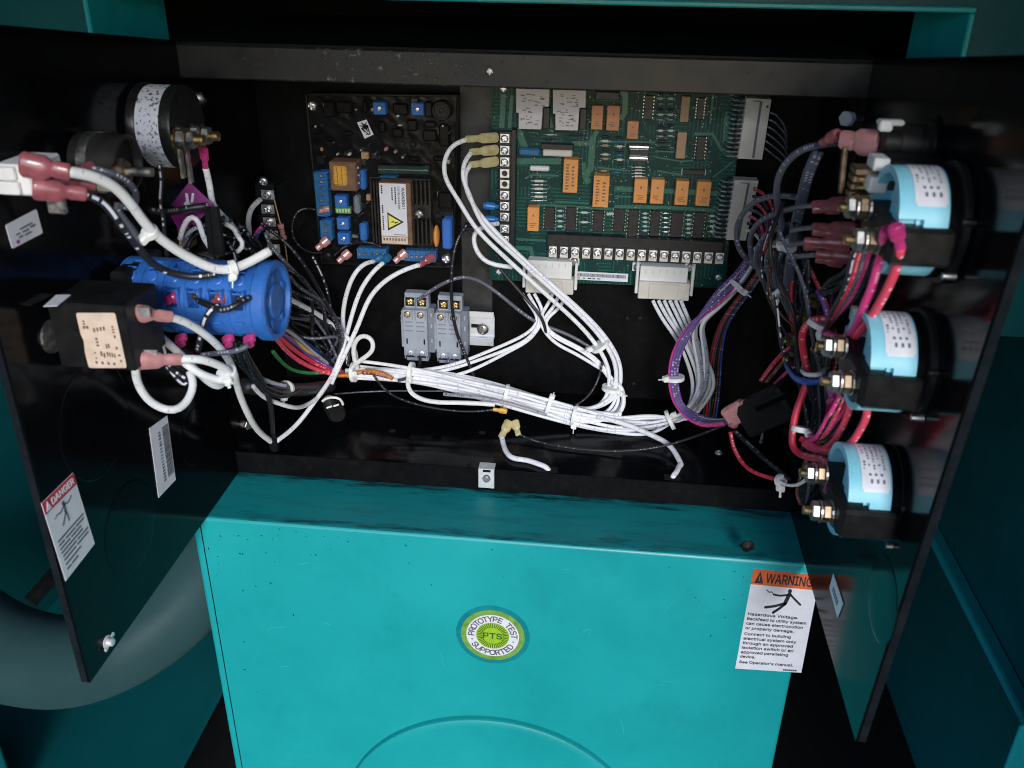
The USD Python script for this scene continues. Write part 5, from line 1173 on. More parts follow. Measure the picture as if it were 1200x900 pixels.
for (px, py, yy) in ((930, 398, -.06), (932, 420, -.07), (948, 372, -.08), (958, 352, -.08), (966, 408, -.11), (955, 345, -.05), (978, 392, -.12)):
    p = P(px, py, yy); obj('terminal_nut', hexnut(p, (-.8, -.6, .1), .0055, .0045), 'old_brass', tc); obj('terminal_stud', stud(p, (-.8, -.6, .1), .011, .0024), 'brass', tc, smooth=40)
obj('cluster_plate', tube(spline([P(955, 340, -.06), P(958, 400, -.07), P(950, 470, -.05), P(945, 560, -.02)]), .0045, 8)[0], 'black_rubber', tc, smooth=40)
# ================================================================ wires, crimps and ties
def pts3(pts, y):
    out = []
    for p in pts:
        if len(p) == 4: out.append(P(p[0], p[1], FZ, 2) + [0, 0, p[3]]); continue      # p[3] above or below the floor
        q = P(*p[:2], p[2] if len(p) > 2 else y)
        if q[2] < FZ + .0028 and q[1] > .001: q = P(p[0], p[1], FZ + .0028, 2)      # lies on the floor
        out.append(q)
    return out
def crimp_mesh(p0, p1, r, kind='spade'):
    """insulated crimp from its mouth p0 (wire side) to its contact end p1"""
    p0, p1 = np.asarray(p0, float), np.asarray(p1, float); l_ = np.linalg.norm(p1 - p0)
    pr = [(0, r * .55), (l_ * .04, r * .68), (l_ * .30, r * .70), (l_ * .36, r * .60), (l_ * .42, r * .74), (l_ * .52, r * 1.0), (l_ * .93, r * 1.05), (l_, r * .85)]
    return lathe(pr, p0, p1 - p0, 16, flat=.72 if kind == 'spade' else 1.0, hint=(0, 1, 0))
def wire(label, pts, r=.0021, mat='wire_white', y=.08, group=None, start=None, end=None, name='wire', step=.0035):
    """one wire as a thing: its insulation, and the crimps at its ends as parts. start / end = (px, py, y, material, radius)"""
    pt = pts3(pts, y); path = spline(pt, step)
    if group and len(path) > 12:
        s_ = np.linspace(0, 1, len(path)); ph = (len(_names) * 1.7 + sum(ord(c) for c in label)) % 6.28; e_ = np.sin(np.pi * s_) ** .5 * .0011
        path = path + np.stack([e_ * np.sin(9 * s_ + ph), e_ * np.sin(7 * s_ + 2 * ph), e_ * np.sin(11 * s_ + 3 * ph)], 1)
    if group and 'white' in mat and r > .0016: r *= .86
    m, uv = tube(path, r, 9)
    if start is None and end is None:
        base = path.mean(0); base[2] = path[:, 2].min()
        mm = trimesh.Trimesh(m.vertices - base, m.faces, process=False)
        pth = numbered('/World', name)
        q = usdkit.mesh(stage, pth, mm, MAT(mat), smooth=True, uv=uv); q.AddTranslateOp().Set(Gf.Vec3d(*map(float, base)))
        _tag(q.GetPrim(), label, 'wire', group); return pth, path
    base = path.mean(0); base[2] = path[:, 2].min()
    w = thing(name, label, 'wire', tuple(base), group)
    obj('insulation', m, mat, w, smooth=True, uv=uv)
    for c, a in ((start, path[0]), (end, path[-1])):
        if c is None: continue
        e = P(c[0], c[1], c[2]); rr = c[4] if len(c) > 4 else .0042
        obj('crimp', crimp_mesh(a + (a - e) / np.linalg.norm(a - e) * .002, e, rr), c[3], w, smooth=40)
    return w, path
def tie(label, px, py, y, axis, r, tail=None, mat='nylon'):
    """a cable tie round a bundle: band, lock head, cut tail"""
    p = P(px, py, y); u, v, a = basis(axis)
    t = thing('cable_tie', label, 'cable tie', tuple(p))
    b = lathe([(-.0017, r), (-.0017, r + .0009), (.0017, r + .0009), (.0017, r)], p, a, 24)
    obj('tie_band', b, mat, t, smooth=30)
    hd = np.asarray(tail, float) if tail is not None else np.array([0, -1.0, 0]); hd = hd / np.linalg.norm(hd)
    q = p + hd * (r + .0012)
    h = bx(-.0028, .0028, -.0026, .0026, -.0022, .0030, .0008); R_ = np.stack([np.cross(a, hd), a, hd], 1); T = np.eye(4); T[:3, :3] = R_; T[:3, 3] = q; h.apply_transform(T)
    obj('tie_head', h, mat, t)
    e = bx(-.0011, .0011, -.0004, .0004, .002, .0075, .0003); T2 = T.copy(); e.apply_transform(T2); obj('tie_tail', e, mat, t)
    return t
def off(pts, dx, dy, dyy=0.0, y=None):
    return [(p[0] + dx, p[1] + dy) + (((p[2] if len(p) > 2 else y) + dyy,)) for p in pts]

# --- A: three white wires from the yellow ring terminals, down, round and back to the left
A = [(548, 163, .100), (530, 172, .094), (521, 190, .090), (523, 210, .088), (536, 233, .084), (560, 262, .080), (590, 293, .078), (625, 325, .080), (662, 358, .086), (692, 388, .092), (712, 418, .094), (717, 440, .094), (713, 461, .092), (700, 474, .09), (680, 480, .088), (650, 476, .088), (610, 464, .09), (560, 449, .092), (510, 439, .094), (455, 435, .096), (415, 434, .098)]
lab = ['white wire on the top yellow crimp of the green board', 'white wire on the second yellow crimp from the top', 'white wire on the third yellow crimp from the top']
ys = (161, 175.5, 189)
for k in range(3):
    q = off(A, k * 5.2, -k * .8, -.003 * (k % 2))
    if k == 1: q = [(553, 178, .100), (545, 190, .094), (543, 208, .090), (550, 228, .086)] + q[5:]
    if k == 2: q = [(552, 193, .100), (546, 203, .094), (547, 222, .088), (558, 245, .084)] + q[5:]
    if k == 0: q = q[:5] + off(A[5:], -3, 4, -.001)
    wire(lab[k], q, .0020, 'wire_white', start=(583, ys[k], .116, 'yellow_crimp', .0044))
wire('white wire curving in from the left on to the plug below the yellow crimps', [(584, 262, .112), (572, 264, .106), (558, 272, .102), (556, 286, .098), (567, 304, .094), (585, 311, .095), (600, 313, .1)], .0021)
# --- B: six from the right plug, down, round and left along the floor
B = [(765, 352, .112), (778, 375, .105), (795, 400, .10), (806, 425, .097), (812, 452, .095), (806, 478, .092), (790, 492, .088), (762, 500, .084), (725, 501, .08), (690, 495, .08), (650, 484, .082), (600, 470, .084), (550, 458, .088), (500, 447, .092), (450, 440, .096), (412, 436, .099)]
for k in range(6):
    q = [(p[0] + k * (6.6 if i < 1 else 6 if i < 2 else 4.6 if i < 5 else 3 if i < 7 else .5), (p[1] - 3.6 * k + 6 + 1.6 * math.sin(1.3 * i + 2.1 * k)) if i > 6 else p[1], p[2] - .0035 * (k % 2)) for i, p in enumerate(B)]
    wire(('first', 'second', 'third', 'fourth', 'fifth', 'sixth', 'seventh', 'eighth', 'ninth')[k]+ ' from the left of six white wires under the right plug', q, .0020, 'wire_white', group='six white wires below the right plug')
# --- C: from the left plug: three to the left, three to the right bundle
C1 = [(612, 344, .112), (620, 358, .108), (628, 374, .104), (622, 386, .10), (600, 399, .098), (565, 415, .097), (530, 428, .096), (480, 434, .097), (435, 433, .098)]
for k in range(3):
    q = [(p[0] + (k * 7 if i < 2 else 4 * k if i < 3 else 0), p[1] + (0 if i < 3 else 5.6 * k), p[2] - .0015 * k) for i, p in enumerate(C1)]
    wire(('upper','middle','lower')[k] + ' of three white wires from the left plug to the left bundle', q, .0019, 'wire_white', group='white wires from the left plug to the left')
C2 = [(652, 344, .112), (646, 358, .108), (640, 376, .104), (648, 390, .10), (672, 404, .098), (700, 422, .096), (716, 442, .094), (728, 462, .093), (724, 480, .09), (708, 490, .086), (680, 490, .084)]
for k in range(3):
    q = [(p[0] - (k * 7 - 10 if i < 2 else 3 * k if i < 3 else 0), p[1] + (0 if i < 3 else (4.2 * k if i < 6 else 0)), p[2] - .0015 * k) if i < 6 else (p[0] - 3 * k, p[1] - 2 * k, p[2]) for i, p in enumerate(C2)]
    wire(('upper','middle','lower')[k] + ' of three white wires from the left plug to the big loop', q, .0019, 'wire_white', group='white wires from the left plug to the right')
for k in range(4):
    q = [(728, 486 - k, .080), (690, 482 + k * 4, .08), (640, 474 + 3 * k, .084), (590, 459 + 3.6 * k, .086), (540, 447 + 3.4 * k, .09), (490, 438 + 3 * k, .093), (450, 433 + 3 * k, .096), (405, 434 + 2 * k, .098)]
    wire(('uppermost', 'second', 'third', 'lowest')[k] + ' of four white wires lying along the front of the main bundle', q, .0021, 'wire_white', group='white wires along the front of the bundle')
wire('white wire making the small extra loop right of the big one', [(716, 448, .09), (726, 452, .088), (731, 468, .086), (727, 482, .083), (712, 490, .08), (690, 492, .08)], .0021, 'wire_white')
# --- D: tail over the floor, loop below the bundle
wire('loose white wire hooking down over the floor edge at the right', [(700, 488, .075), (735, 498, .07), (768, 512, .06), (788, 526, .045), (798, 545, .03), (797, 548, 0, .0030), (793, 555, 0, .0026), (789, 559, 0, .0010), (788, 560, 0, -.006)], .0024, 'wire_white')
wire('white wire looping just beneath the main white bundle', [(479, 440, .085), (478, 450, .078), (483, 461, .072), (503, 470, .068), (540, 472, .066), (580, 474, .066)], .0022, 'wire_white_clean')
wire('second white strand beneath the main bundle', [(520, 462, .08), (560, 466, .072), (600, 474, .07), (640, 486, .074)], .0017, 'wire_grey')
# --- E: ring terminals on the floor
wire('white wire leaving the left yellow crimp on the floor toward the lip', [(588, 511, .050), (590, 521, .042), (600, 536, .030), (616, 542, 0, .0026), (632, 547, 0, .0026), (641, 550, 0, .0012), (645, 551, 0, -.006)], .0024, 'wire_white', start=(597, 494, .064, 'yellow_crimp', .0046))
wire('thin black printed wire from the right yellow crimp across the floor', [(607, 508, .055), (622, 515, .05), (650, 522, .044), (700, 528, .040), (750, 527, .040), (795, 518, .042), (835, 504, .03), (850, 498, -.02)], .0011, 'wire_black', start=(603, 493, .064, 'yellow_crimp', .0040))
wire('yellow tipped black wire lying beneath the white bundle', [(438, 440, .092), (460, 463, .075), (520, 480, .066), (560, 482, .066), (580, 480, .066)], .0011, 'wire_black', end=(594, 482, .068, 'winding_yellow', .0028))
# --- F: three from the regulator to the left bundle
wire('leftmost printed white wire hanging from the regulator', [(438, 306, .116), (425, 311, .105), (414, 324, .10), (406, 345, .098), (402, 370, .097), (404, 400, .097), (408, 426, .098)], .0021, start=(449, 301, .122, 'terminal_blue', .0036))
wire('middle printed white wire from the regulator ending in the V below', [(450, 307, .112), (438, 318, .105), (424, 338, .10), (414, 364, .096), (404, 400, .09), (391, 437, .075), (372, 466, .05), (348, 497, .025), (324, 517, .0)], .0021, start=(456, 300, .122, 'terminal_blue', .0036))
wire('right printed white wire from the regulator with the pink crimp', [(493, 310, .112), (475, 316, .106), (452, 329, .10), (433, 350, .096), (420, 380, .09), (404, 415, .085), (388, 450, .07)], .0022, start=(508, 300, .122, 'pink_crimp', .0040))
wire('white wire from behind the blue switch across to the loop', [(322, 344, -.03), (336, 349, .0), (352, 357, .03), (372, 368, .06), (396, 386, .085), (412, 402, .09), (418, 424, .094)], .0022)
wire('white wire curled in a small round loop over the left bundle', [(419, 432, .09), (415, 418, .085), (416, 402, .082), (425, 394, .08), (434, 397, .08), (437, 407, .08), (431, 416, .082), (420, 424, .084), (412, 431, .088)], .0022, 'wire_white_clean')
wire('thin black lead arching across the foot of the regulator', [(392, 300, .118), (400, 292, .112), (415, 285, .108), (432, 284, .108), (448, 290, .112)], .0010, 'wire_black')
wire('thin black wire looping at the left of the regulator', [(376, 247, .122), (352, 246, .112), (343, 262, .108), (346, 282, .108), (362, 295, .112), (378, 296, .118)], .0010, 'wire_black', start=(386, 244, .124, 'pale_pink_crimp', .0030))
for k, (x, y) in enumerate(((379, 283), (404, 298), (470, 298))): 
    cc = obj('crimp', crimp_mesh(P(x - 8, y + 9, .115), P(x + 6, y - 3, .121), .0042), 'pale_pink_crimp', label=('pale pink crimp at the left foot of the regulator', 'pale pink crimp under the thin black arch', 'pale pink crimp between the two lower blue terminals')[k], cat='crimp')
# --- G: coloured wires behind the blue switch
for k, (mat, lbl, q, r) in enumerate([
    ('wire_red', 'red wire fanning out below the blue switch, upper of the pair', [(322, 388, -.02), (338, 404, .02), (360, 420, .06), (385, 432, .085), (402, 436, .095)], .0021),
    ('wire_coral', 'coral red wire below the blue switch, lower of the pair', [(320, 392, -.02), (336, 411, .02), (358, 427, .06), (384, 437, .085), (402, 440, .095)], .0021),
    ('wire_yellow', 'yellow wire among the coloured fan at the left', [(340, 396, .02), (356, 408, .05), (372, 421, .08), (390, 432, .095)], .0019),
    ('wire_blue', 'blue wire among the coloured fan at the left', [(338, 389, .02), (356, 400, .06), (376, 414, .085), (396, 428, .097)], .0017),
    ('wire_green', 'green wire hanging lowest of the coloured fan', [(320, 412, -.02), (330, 424, .02), (345, 434, .05), (364, 437, .07), (386, 436, .09)], .0017),
    ('wire_orange', 'orange wire running right out of the coloured fan', [(390, 439, .085), (402, 440, .086), (418, 437, .088), (434, 434, .092)], .0020),
    ('wire_brown', 'brown wire beside the red pair', [(330, 390, .0), (350, 412, .05), (374, 430, .08), (398, 438, .092)], .0018),
    ('wire_grey', 'grey wire on top of the coloured fan', [(326, 382, -.02), (344, 392, .02), (362, 408, .06), (384, 426, .085)], .0018),
    ('wire_purple', 'purple wire in the middle of the coloured fan', [(326, 386, -.02), (346, 402, .03), (368, 420, .07), (394, 434, .09)], .0016)]):
    wire(lbl, q, r, mat)
for k, (mat, q) in enumerate((('wire_brown', [(425, 437, .088), (440, 438, .086), (455, 442, .086)]), ('wire_orange', [(428, 434, .086), (446, 437, .084), (460, 444, .086)]))):
    wire(('short brown wire end beside the taped bundle', 'short orange wire end beside the taped bundle')[k], q, .0018, mat)
# --- H: lower left V and loops
wire('white wire from the upper pink crimp of the black relay box down to the V', [(198, 371, -.190), (216, 377, -.180), (238, 390, -.165), (258, 408, -.15), (272, 430, -.13), (279, 456, -.10), (290, 484, -.07), (304, 506, -.03), (319, 518, .0)], .0026, 'wire_white_clean', start=(143, 365, -.206, 'pale_pink_crimp', .0058))
wire('white wire from the lower pink crimp curling into the tied loop', [(210, 421, -.195), (232, 421, -.19), (254, 427, -.18), (268, 437, -.17), (264, 445, -.17), (248, 443, -.175), (230, 435, -.18), (214, 423, -.18)], .0026, 'wire_white_clean', start=(157, 423, -.208, 'pale_pink_crimp', .0056))
wire('white wire hanging in a wide U under the black relay box', [(159, 428, -.205), (160, 443, -.20), (168, 461, -.195), (183, 475, -.19), (203, 480, -.185), (219, 470, -.175), (226, 450, -.165), (222, 436, -.16)], .0026, 'wire_white_clean')
wire('white wire with dark dashes slanting behind the relay box crimps', [(171, 379, -.17), (184, 391, -.165), (199, 404, -.16), (216, 420, -.155), (236, 440, -.15), (254, 452, -.14), (262, 448, -.13)], .0026, 'wire_white')
wire('beaded black and white wire dangling behind the U loop', [(183, 384, -.14), (192, 404, -.14), (199, 428, -.145), (212, 440, -.15), (222, 446, -.145)], .0022, 'wire_black_beaded')
wire('second beaded black and white wire behind the U loop', [(196, 430, -.14), (206, 442, -.142), (216, 450, -.14), (224, 442, -.14)], .0020, 'wire_black_beaded')
wire('black wire hanging beside the V of white wires', [(283, 400, -.10), (290, 418, -.09), (303, 440, -.07), (314, 464, -.04), (319, 492, -.01), (320, 524, .01)], .0022, 'wire_black_plain')
tt = obj('wire_joint', tube(spline([P(317, 511, -.004), P(320, 517, .0), P(322, 525, .005)]), .0042, 10)[0], 'black_rubber', label='black tape joint at the point of the white V', cat='joint', smooth=40)
wire('thick black cable running right from below the blue switch', [(286, 452, -.06), (310, 455, -.03), (335, 456, .01), (362, 456, .05), (388, 452, .08)], .0062, 'wire_black_plain')
wire('white wire end above the thick black cable', [(300, 441, -.05), (312, 446, -.04), (324, 450, -.02), (334, 452, .0)], .0019, 'wire_white')
wire('sagging white wire under the thick black cable', [(296, 452, -.06), (308, 464, -.04), (322, 471, -.02), (342, 477, .0), (358, 475, .03), (372, 466, .05), (384, 450, .07)], .0020, 'wire_white')
for k in range(16):
    x0 = 300 + rng.uniform(-18, 45); y0 = 300 + rng.uniform(-40, 60)
    wire('thin black wire in the tangle between the blue switch and the regulator', [(x0, y0, rng.uniform(-.02, .06)), (x0 + rng.uniform(10, 40), y0 + rng.uniform(15, 50), rng.uniform(.03, .09)), (rng.uniform(360, 400), rng.uniform(360, 400), rng.uniform(.06, .10)), (rng.uniform(382, 410), rng.uniform(410, 436), .095)], rng.uniform(.0011, .0017), 'wire_black' if k % 3 else 'wire_slate', group='thin black wires between the switch and the regulator')
wire('thin black beaded wire standing between the blue switch and the regulator wires', [(366, 300, .08), (380, 330, .09), (388, 365, .09), (392, 400, .09), (394, 428, .092)], .0016, 'wire_black_beaded')
for k in range(5):
    wire(('first', 'second', 'third', 'fourth', 'fifth', 'sixth', 'seventh', 'eighth', 'ninth')[k] + ' from the left of five black wires hanging under the blue switch', [(268 + 4 * k, 396 + k, -.11), (274 + 3 * k, 416, -.10), (290 + 3 * k, 438 + 3 * k, -.07), (318 + 4 * k, 452 + 3 * k, -.02), (352, 456, .03)], .0016, ('wire_black', 'wire_black_plain')[k % 2], group='black wires hanging under the blue switch')
wire('grey wire bridging the two magenta crimps under the blue switch', [(236, 416, -.152), (254, 414, -.154), (272, 412, -.155), (285, 408, -.154), (291, 404, -.152)], .0018, 'wire_slate')
for k, (x, y) in enumerate(((212, 396), (267, 397), (292, 397))):
    a = P(x, y - 2, -.140); obj('crimp', crimp_mesh(P(x + 1, y + 9, -.146), a, .0046), 'magenta_crimp', label=('magenta crimp under the left end of the blue switch', 'magenta crimp under the middle of the blue switch', 'magenta crimp under the right end of the blue switch')[k], cat='crimp', smooth=40)
for k, (x0, y0, x1, y1) in enumerate(((146, 350, 158, 344), (168, 352, 182, 345), (194, 353, 211, 346), (250, 357, 263, 347))):
    obj('crimp', crimp_mesh(P(x0, y0, -.152), P(x1, y1, -.142), .0046), 'pink_crimp' if k == 3 else 'magenta_crimp', label=('leftmost dark magenta crimp in the front of the blue switch', 'second magenta crimp in the front of the blue switch', 'third magenta crimp in the front of the blue switch', 'pinkish crimp between the two black wires in the blue switch')[k], cat='crimp', smooth=40)
wire('black wire plugged into the right front pocket of the blue switch', [(292, 349, -.148), (282, 354, -.156), (270, 361, -.16), (258, 363, -.16), (250, 360, -.158), (240, 356, -.156), (232, 352, -.150)], .0021, 'wire_black')
wire('black and white wire dropping from the front of the blue switch', [(255, 358, -.156), (246, 365, -.16), (240, 376, -.16), (236, 392, -.158), (232, 410, -.15)], .0021, 'wire_black_beaded')
# --- I: top left
wire('thick white wire sweeping from the white plug block over the blue switch', [(78, 201, -.232), (98, 204, -.225), (122, 212, -.215), (142, 226, -.205), (160, 248, -.195), (178, 270, -.185), (204, 291, -.172), (232, 307, -.16), (262, 316, -.15), (290, 308, -.14), (316, 294, -.13)], .0030, 'wire_white_clean', start=(24, 192, -.238, 'pink_crimp', .0066))
wire('beaded black and white wire under the thick white sweep', [(97, 227, -.225), (110, 232, -.22), (124, 241, -.215), (138, 258, -.21), (150, 274, -.20), (162, 290, -.19), (176, 306, -.175), (196, 318, -.162), (225, 324, -.154), (254, 321, -.15)], .0023, 'wire_black_beaded', start=(38, 221, -.236, 'pink_crimp', .0058))
wire('dark wire from the grey cylinder looping behind the thick white sweep', [(106, 197, -.19), (124, 201, -.19), (142, 208, -.185), (156, 220, -.18), (159, 236, -.175), (150, 243, -.175), (136, 240, -.18), (150, 262, -.175), (168, 285, -.165)], .0020, 'wire_slate', start=(66, 215, -.215, 'pink_crimp', .0058))
obj('crimp', crimp_mesh(P(112, 218, -.21), P(58, 213, -.222), .0056), 'pink_crimp', label='pink crimp lying between the other two at the white plug block', cat='crimp', smooth=40)
wire('thin beaded wire hanging straight down left of the purple tag', [(187, 193, -.10), (189, 215, -.10), (188, 235, -.10), (191, 255, -.10), (193, 278, -.10), (196, 300, -.10)], .0015, 'wire_black_beaded')
wire('white wire with a dark red sleeve hanging from the speckled gauge', [(241, 197, -.055), (245, 214, -.052), (248, 232, -.05), (252, 243, -.046), (266, 258, -.04), (276, 270, -.03), (284, 284, -.02)], .0023, 'wire_white_clean', start=(238, 172, -.062, 'magenta_crimp', .0032))
wire('black wire lying over the purple tag', [(176, 246, -.085), (200, 248, -.085), (222, 244, -.085), (244, 241, -.08)], .0026, 'wire_black')
wire('beige wire arching under the purple tag', [(211, 280, -.075), (216, 264, -.078), (224, 255, -.08), (231, 258, -.08), (238, 276, -.078), (246, 290, -.075)], .0019, 'wire_white')
wire('second beige wire arching beneath the first', [(212, 282, -.07), (222, 272, -.072), (232, 266, -.072), (240, 264, -.07)], .0015, 'label_beige' if False else 'wire_grey')
wire('white zigzag wire right of the black sleeve', [(263, 262, -.06), (274, 268, -.055), (278, 276, -.05), (284, 284, -.05), (282, 292, -.05), (275, 296, -.05)], .0018, 'wire_white_clean')
wire('white wire bent left of the narrow terminal strip', [(305, 234, .105), (294, 246, .09), (291, 262, .08), (292, 276, .07), (288, 292, .06)], .0024, 'wire_white')
wire('pink wire curling at the narrow terminal strip', [(312, 262, .106), (302, 270, .10), (298, 280, .098), (303, 288, .10)], .0017, 'wire_pink')
wire('blue crimped wire at the narrow terminal strip', [(309, 266, .106), (302, 274, .10), (300, 284, .095), (306, 296, .095)], .0019, 'wire_blue')
wire('thin black wire at the right of the black sleeve', [(266, 282, -.06), (274, 296, -.055), (277, 310, -.05)], .0015, 'wire_black_beaded')
for k in range(7):
    wire('dark wire in the tangle above the blue switch', [(rng.uniform(170, 290), rng.uniform(255, 275), rng.uniform(-.05, -.02)), (rng.uniform(185, 300), rng.uniform(276, 292), rng.uniform(-.06, -.02)), (rng.uniform(185, 310), rng.uniform(296, 312), -.05)], .0016, ('wire_black', 'wire_slate', 'wire_black_beaded')[k % 3], group='dark wires tangled above the blue switch')
for k in range(5):
    q = [(276 + 5 * k, 262 + 4 * k, -.02), (290 + 4 * k, 276 + 5 * k, .02), (300 + 4 * k, 296 + 4 * k, .04), (316 + 3 * k, 322, .05)]
    wire(('first', 'second', 'third', 'fourth', 'fifth', 'sixth', 'seventh', 'eighth', 'ninth')[k] + ' from the left of five dark wires bending behind the narrow terminal strip', q, .0019, ('wire_black', 'wire_slate')[k % 2], group='dark wires by the narrow terminal strip')
# --- J: black wires over the relay sockets and boards
wire('black wire hanging in front of the right relay socket', [(548, 262, .105), (536, 282, .095), (530, 310, .09), (529, 345, .09), (534, 385, .092), (545, 415, .094), (556, 442, .095)], .0016, 'wire_black')
wire('black wire from the left relay socket up to the right', [(490, 352, .100), (503, 342, .092), (524, 330, .09), (546, 325, .095), (570, 334, .10), (600, 357, .10), (630, 378, .104), (665, 392, .104), (702, 414, .102)], .0017, 'wire_slate')
wire('black wire dropping from the left relay socket', [(492, 418, .110), (491, 430, .10), (482, 441, .09), (466, 446, .085)], .0015, 'wire_black_plain')
wire('black wire dropping from the right relay socket', [(525, 420, .112), (526, 432, .105), (527, 442, .10)], .0012, 'wire_slate')
wire('slim black wire crossing the big white loop', [(706, 425, .088), (700, 446, .085), (688, 465, .08), (672, 476, .078)], .0011, 'wire_black')
wire('black wire coming down left of the white plug with the barcode', [(575, 302, .11), (592, 322, .105), (612, 345, .10), (634, 372, .096), (640, 392, .098)], .0015, 'wire_black_plain')
wire('thin pale line of wire low on the back panel', [(392, 462, .085), (415, 460, .11), (470, 458, .12), (520, 458, .12), (570, 456, .115), (615, 466, .1)], .0008, 'wire_slate')
for k in range(3): wire(('upper','middle','lower')[k] + ' of three thin black wires beside the left plug', [(545, 262 + 4 * k, .11), (560, 262 + 6 * k, .108), (578, 272 + 8 * k, .108), (590, 290 + 8 * k, .112)], .0010, 'wire_black_plain', group='thin black wires left of the left plug')
# --- K: right bundle of colours
K = [(884, 305, .09), (872, 320, .085), (858, 338, .08), (838, 358, .075), (815, 376, .072), (797, 398, .07), (787, 424, .068), (786, 452, .066), (794, 476, .062), (812, 493, .05), (832, 498, .02), (849, 496, -.02)]
for k, (mat, r) in enumerate((('wire_pink', .0020), ('wire_purple', .0020), ('wire_blue', .0017), ('wire_slate', .0017), ('wire_white', .0018), ('wire_purple', .0015))):
    q = [(p[0] + (k * 1.6 if i > 4 else k * .5), p[1] - (k * 3.2 if i < 4 else k * 1.2 if i > 8 else 0), p[2] - .001 * (k % 2)) for i, p in enumerate(K)]
    wire(('pink wire on the outside of the coloured curve', 'purple wire next to the pink one in the curve', 'blue wire in the coloured curve', 'slate wire in the coloured curve', 'white wire inside the coloured curve', 'thin violet wire innermost in the coloured curve')[k], q, r, mat)
for k in range(4):
    q = [(888 - 2 * k, 300 + k * 2, .088), (868 - k, 330 + 2 * k, .082), (840, 356 + 2 * k, .08), (816 + 3 * k, 378, .08), (812 + 5 * k, 400, .082), (818 + 4 * k, 430, .085), (818 + 2 * k, 460, .085), (800, 484 + k, .082), (768, 494 + 2 * k, .08), (730, 498 + 2 * k, .08)]
    wire(('leftmost','second','third','rightmost')[k] + ' of four pale wires falling from the right edge into the floor bundle', q, .0019, ('wire_white', 'wire_grey')[k % 2], group='white wires falling at the right into the bundle')
for k, mat in enumerate(('wire_brown', 'wire_red', 'wire_slate', 'wire_black', 'wire_brown', 'wire_blue')):
    q = [(892 + k * 1.5, 312, .10), (868 + k * 2, 344, .105), (846 + k * 2, 375, .11), (835 + k * 2.4, 405, .112), (829 + k * 3, 440, .112), (826 + k * 3, 474, .115), (822 + k * 3, 500, .12)]
    wire(('left brown thin wire of the straight drop behind the curve', 'red thin wire of the straight drop behind the curve', 'slate thin wire of the straight drop', 'black thin wire of the straight drop', 'right brown thin wire of the straight drop', 'blue thin wire of the straight drop')[k], q, .0009, mat)
for k, mat in enumerate(('wire_red', 'wire_black', 'wire_red', 'wire_slate', 'wire_pink', 'wire_black', 'wire_white')):
    q = [(884 - k * 1.6, 222 + k * 8, .108), (894 - k * 1.6, 226 + k * 8, .10), (903 - k * 2, 240 + k * 8, .09), (905 - k * 3, 262 + k * 6, .085), (898 - k * 2, 290, .082), (886, 306, .085)]
    wire(('first', 'second', 'third', 'fourth', 'fifth', 'sixth', 'seventh', 'eighth', 'ninth')[k] + ' from the top of the striped wire row at the lower plug', q, .0014, mat, group='striped row of wires at the lower right plug')
for k in range(6):
    wire(('first', 'second', 'third', 'fourth', 'fifth', 'sixth', 'seventh', 'eighth', 'ninth')[k] + ' from the top of six hair thin wires behind the upper plug', [(900 - k * 1.2, 132 + k * 8, .112), (908 - k, 134 + k * 9, .11), (918, 146 + k * 9, .115), (922, 160 + k * 7, .13)], .0007, 'wire_slate', group='very thin wires behind the upper right plug')
# --- L: dark looping wires at the right
loops = [
 ('slate wire with white rings from the top pink crimp down the right', [(982, 167, -.105), (965, 169, -.10), (944, 174, -.09), (926, 186, -.075), (914, 204, -.06), (910, 226, -.05), (914, 252, -.045), (921, 280, -.04), (927, 312, -.035), (928, 346, -.03), (934, 372, -.03)], .0023),
 ('left one of two straight slate wires falling past the white tie', [(957, 176, -.09), (946, 200, -.085), (938, 230, -.075), (931, 262, -.065), (925, 300, -.055), (922, 346, -.045), (930, 378, -.04)], .0023),
 ('right one of two straight slate wires falling past the white tie', [(962, 178, -.09), (951, 202, -.085), (943, 232, -.075), (935, 264, -.065), (929, 300, -.055), (930, 344, -.045), (944, 380, -.04)], .0022),
 ('widest dark loop reaching over the right edge plug', [(944, 233, -.055), (925, 230, -.04), (905, 230, -.02), (886, 236, .0), (871, 250, .02), (863, 270, .03), (866, 290, .03), (876, 304, .035), (890, 316, .03)], .0021),
 ('second dark loop inside the widest one', [(942, 243, -.05), (922, 246, -.03), (900, 254, -.01), (885, 266, .01), (879, 286, .02), (886, 310, .02), (900, 330, .01), (918, 350, .0)], .0022),
 ('third dark loop inside the second', [(936, 262, -.05), (916, 266, -.03), (900, 274, -.015), (888, 292, .0), (888, 314, .01), (900, 336, .0), (914, 348, -.01)], .0022),
 ('fourth dark loop close to the white tie', [(934, 276, -.05), (916, 280, -.04), (903, 292, -.03), (899, 312, -.02), (906, 332, -.02), (918, 344, -.02)], .0022),
 ('fifth dark loop close to the white tie', [(936, 286, -.05), (920, 292, -.045), (910, 306, -.04), (908, 322, -.035), (914, 340, -.03), (926, 356, -.03)], .0021)]
for l_, q, r in loops: wire(l_, q, r, 'wire_slate')
for k in range(9):
    a = rng.uniform(-3, 3)
    wire('dark wire packed in the looped bundle below the white tie', [(938, 250 + 5 * k, -.045 + a * .002), (922 - k, 268 + 4 * k, -.035), (908 + k * 1.5, 292 + 3 * k, -.025), (908 + k * 2, 322 + k, -.02), (916 + 2 * k, 345 + k, -.02), (930 + 2 * k, 372 + k, -.03), (945 + k, 392, -.04)], .0019, ('wire_slate', 'wire_black', 'wire_slate', 'wire_black_beaded')[k % 4], group='dark wires packed below the white tie')
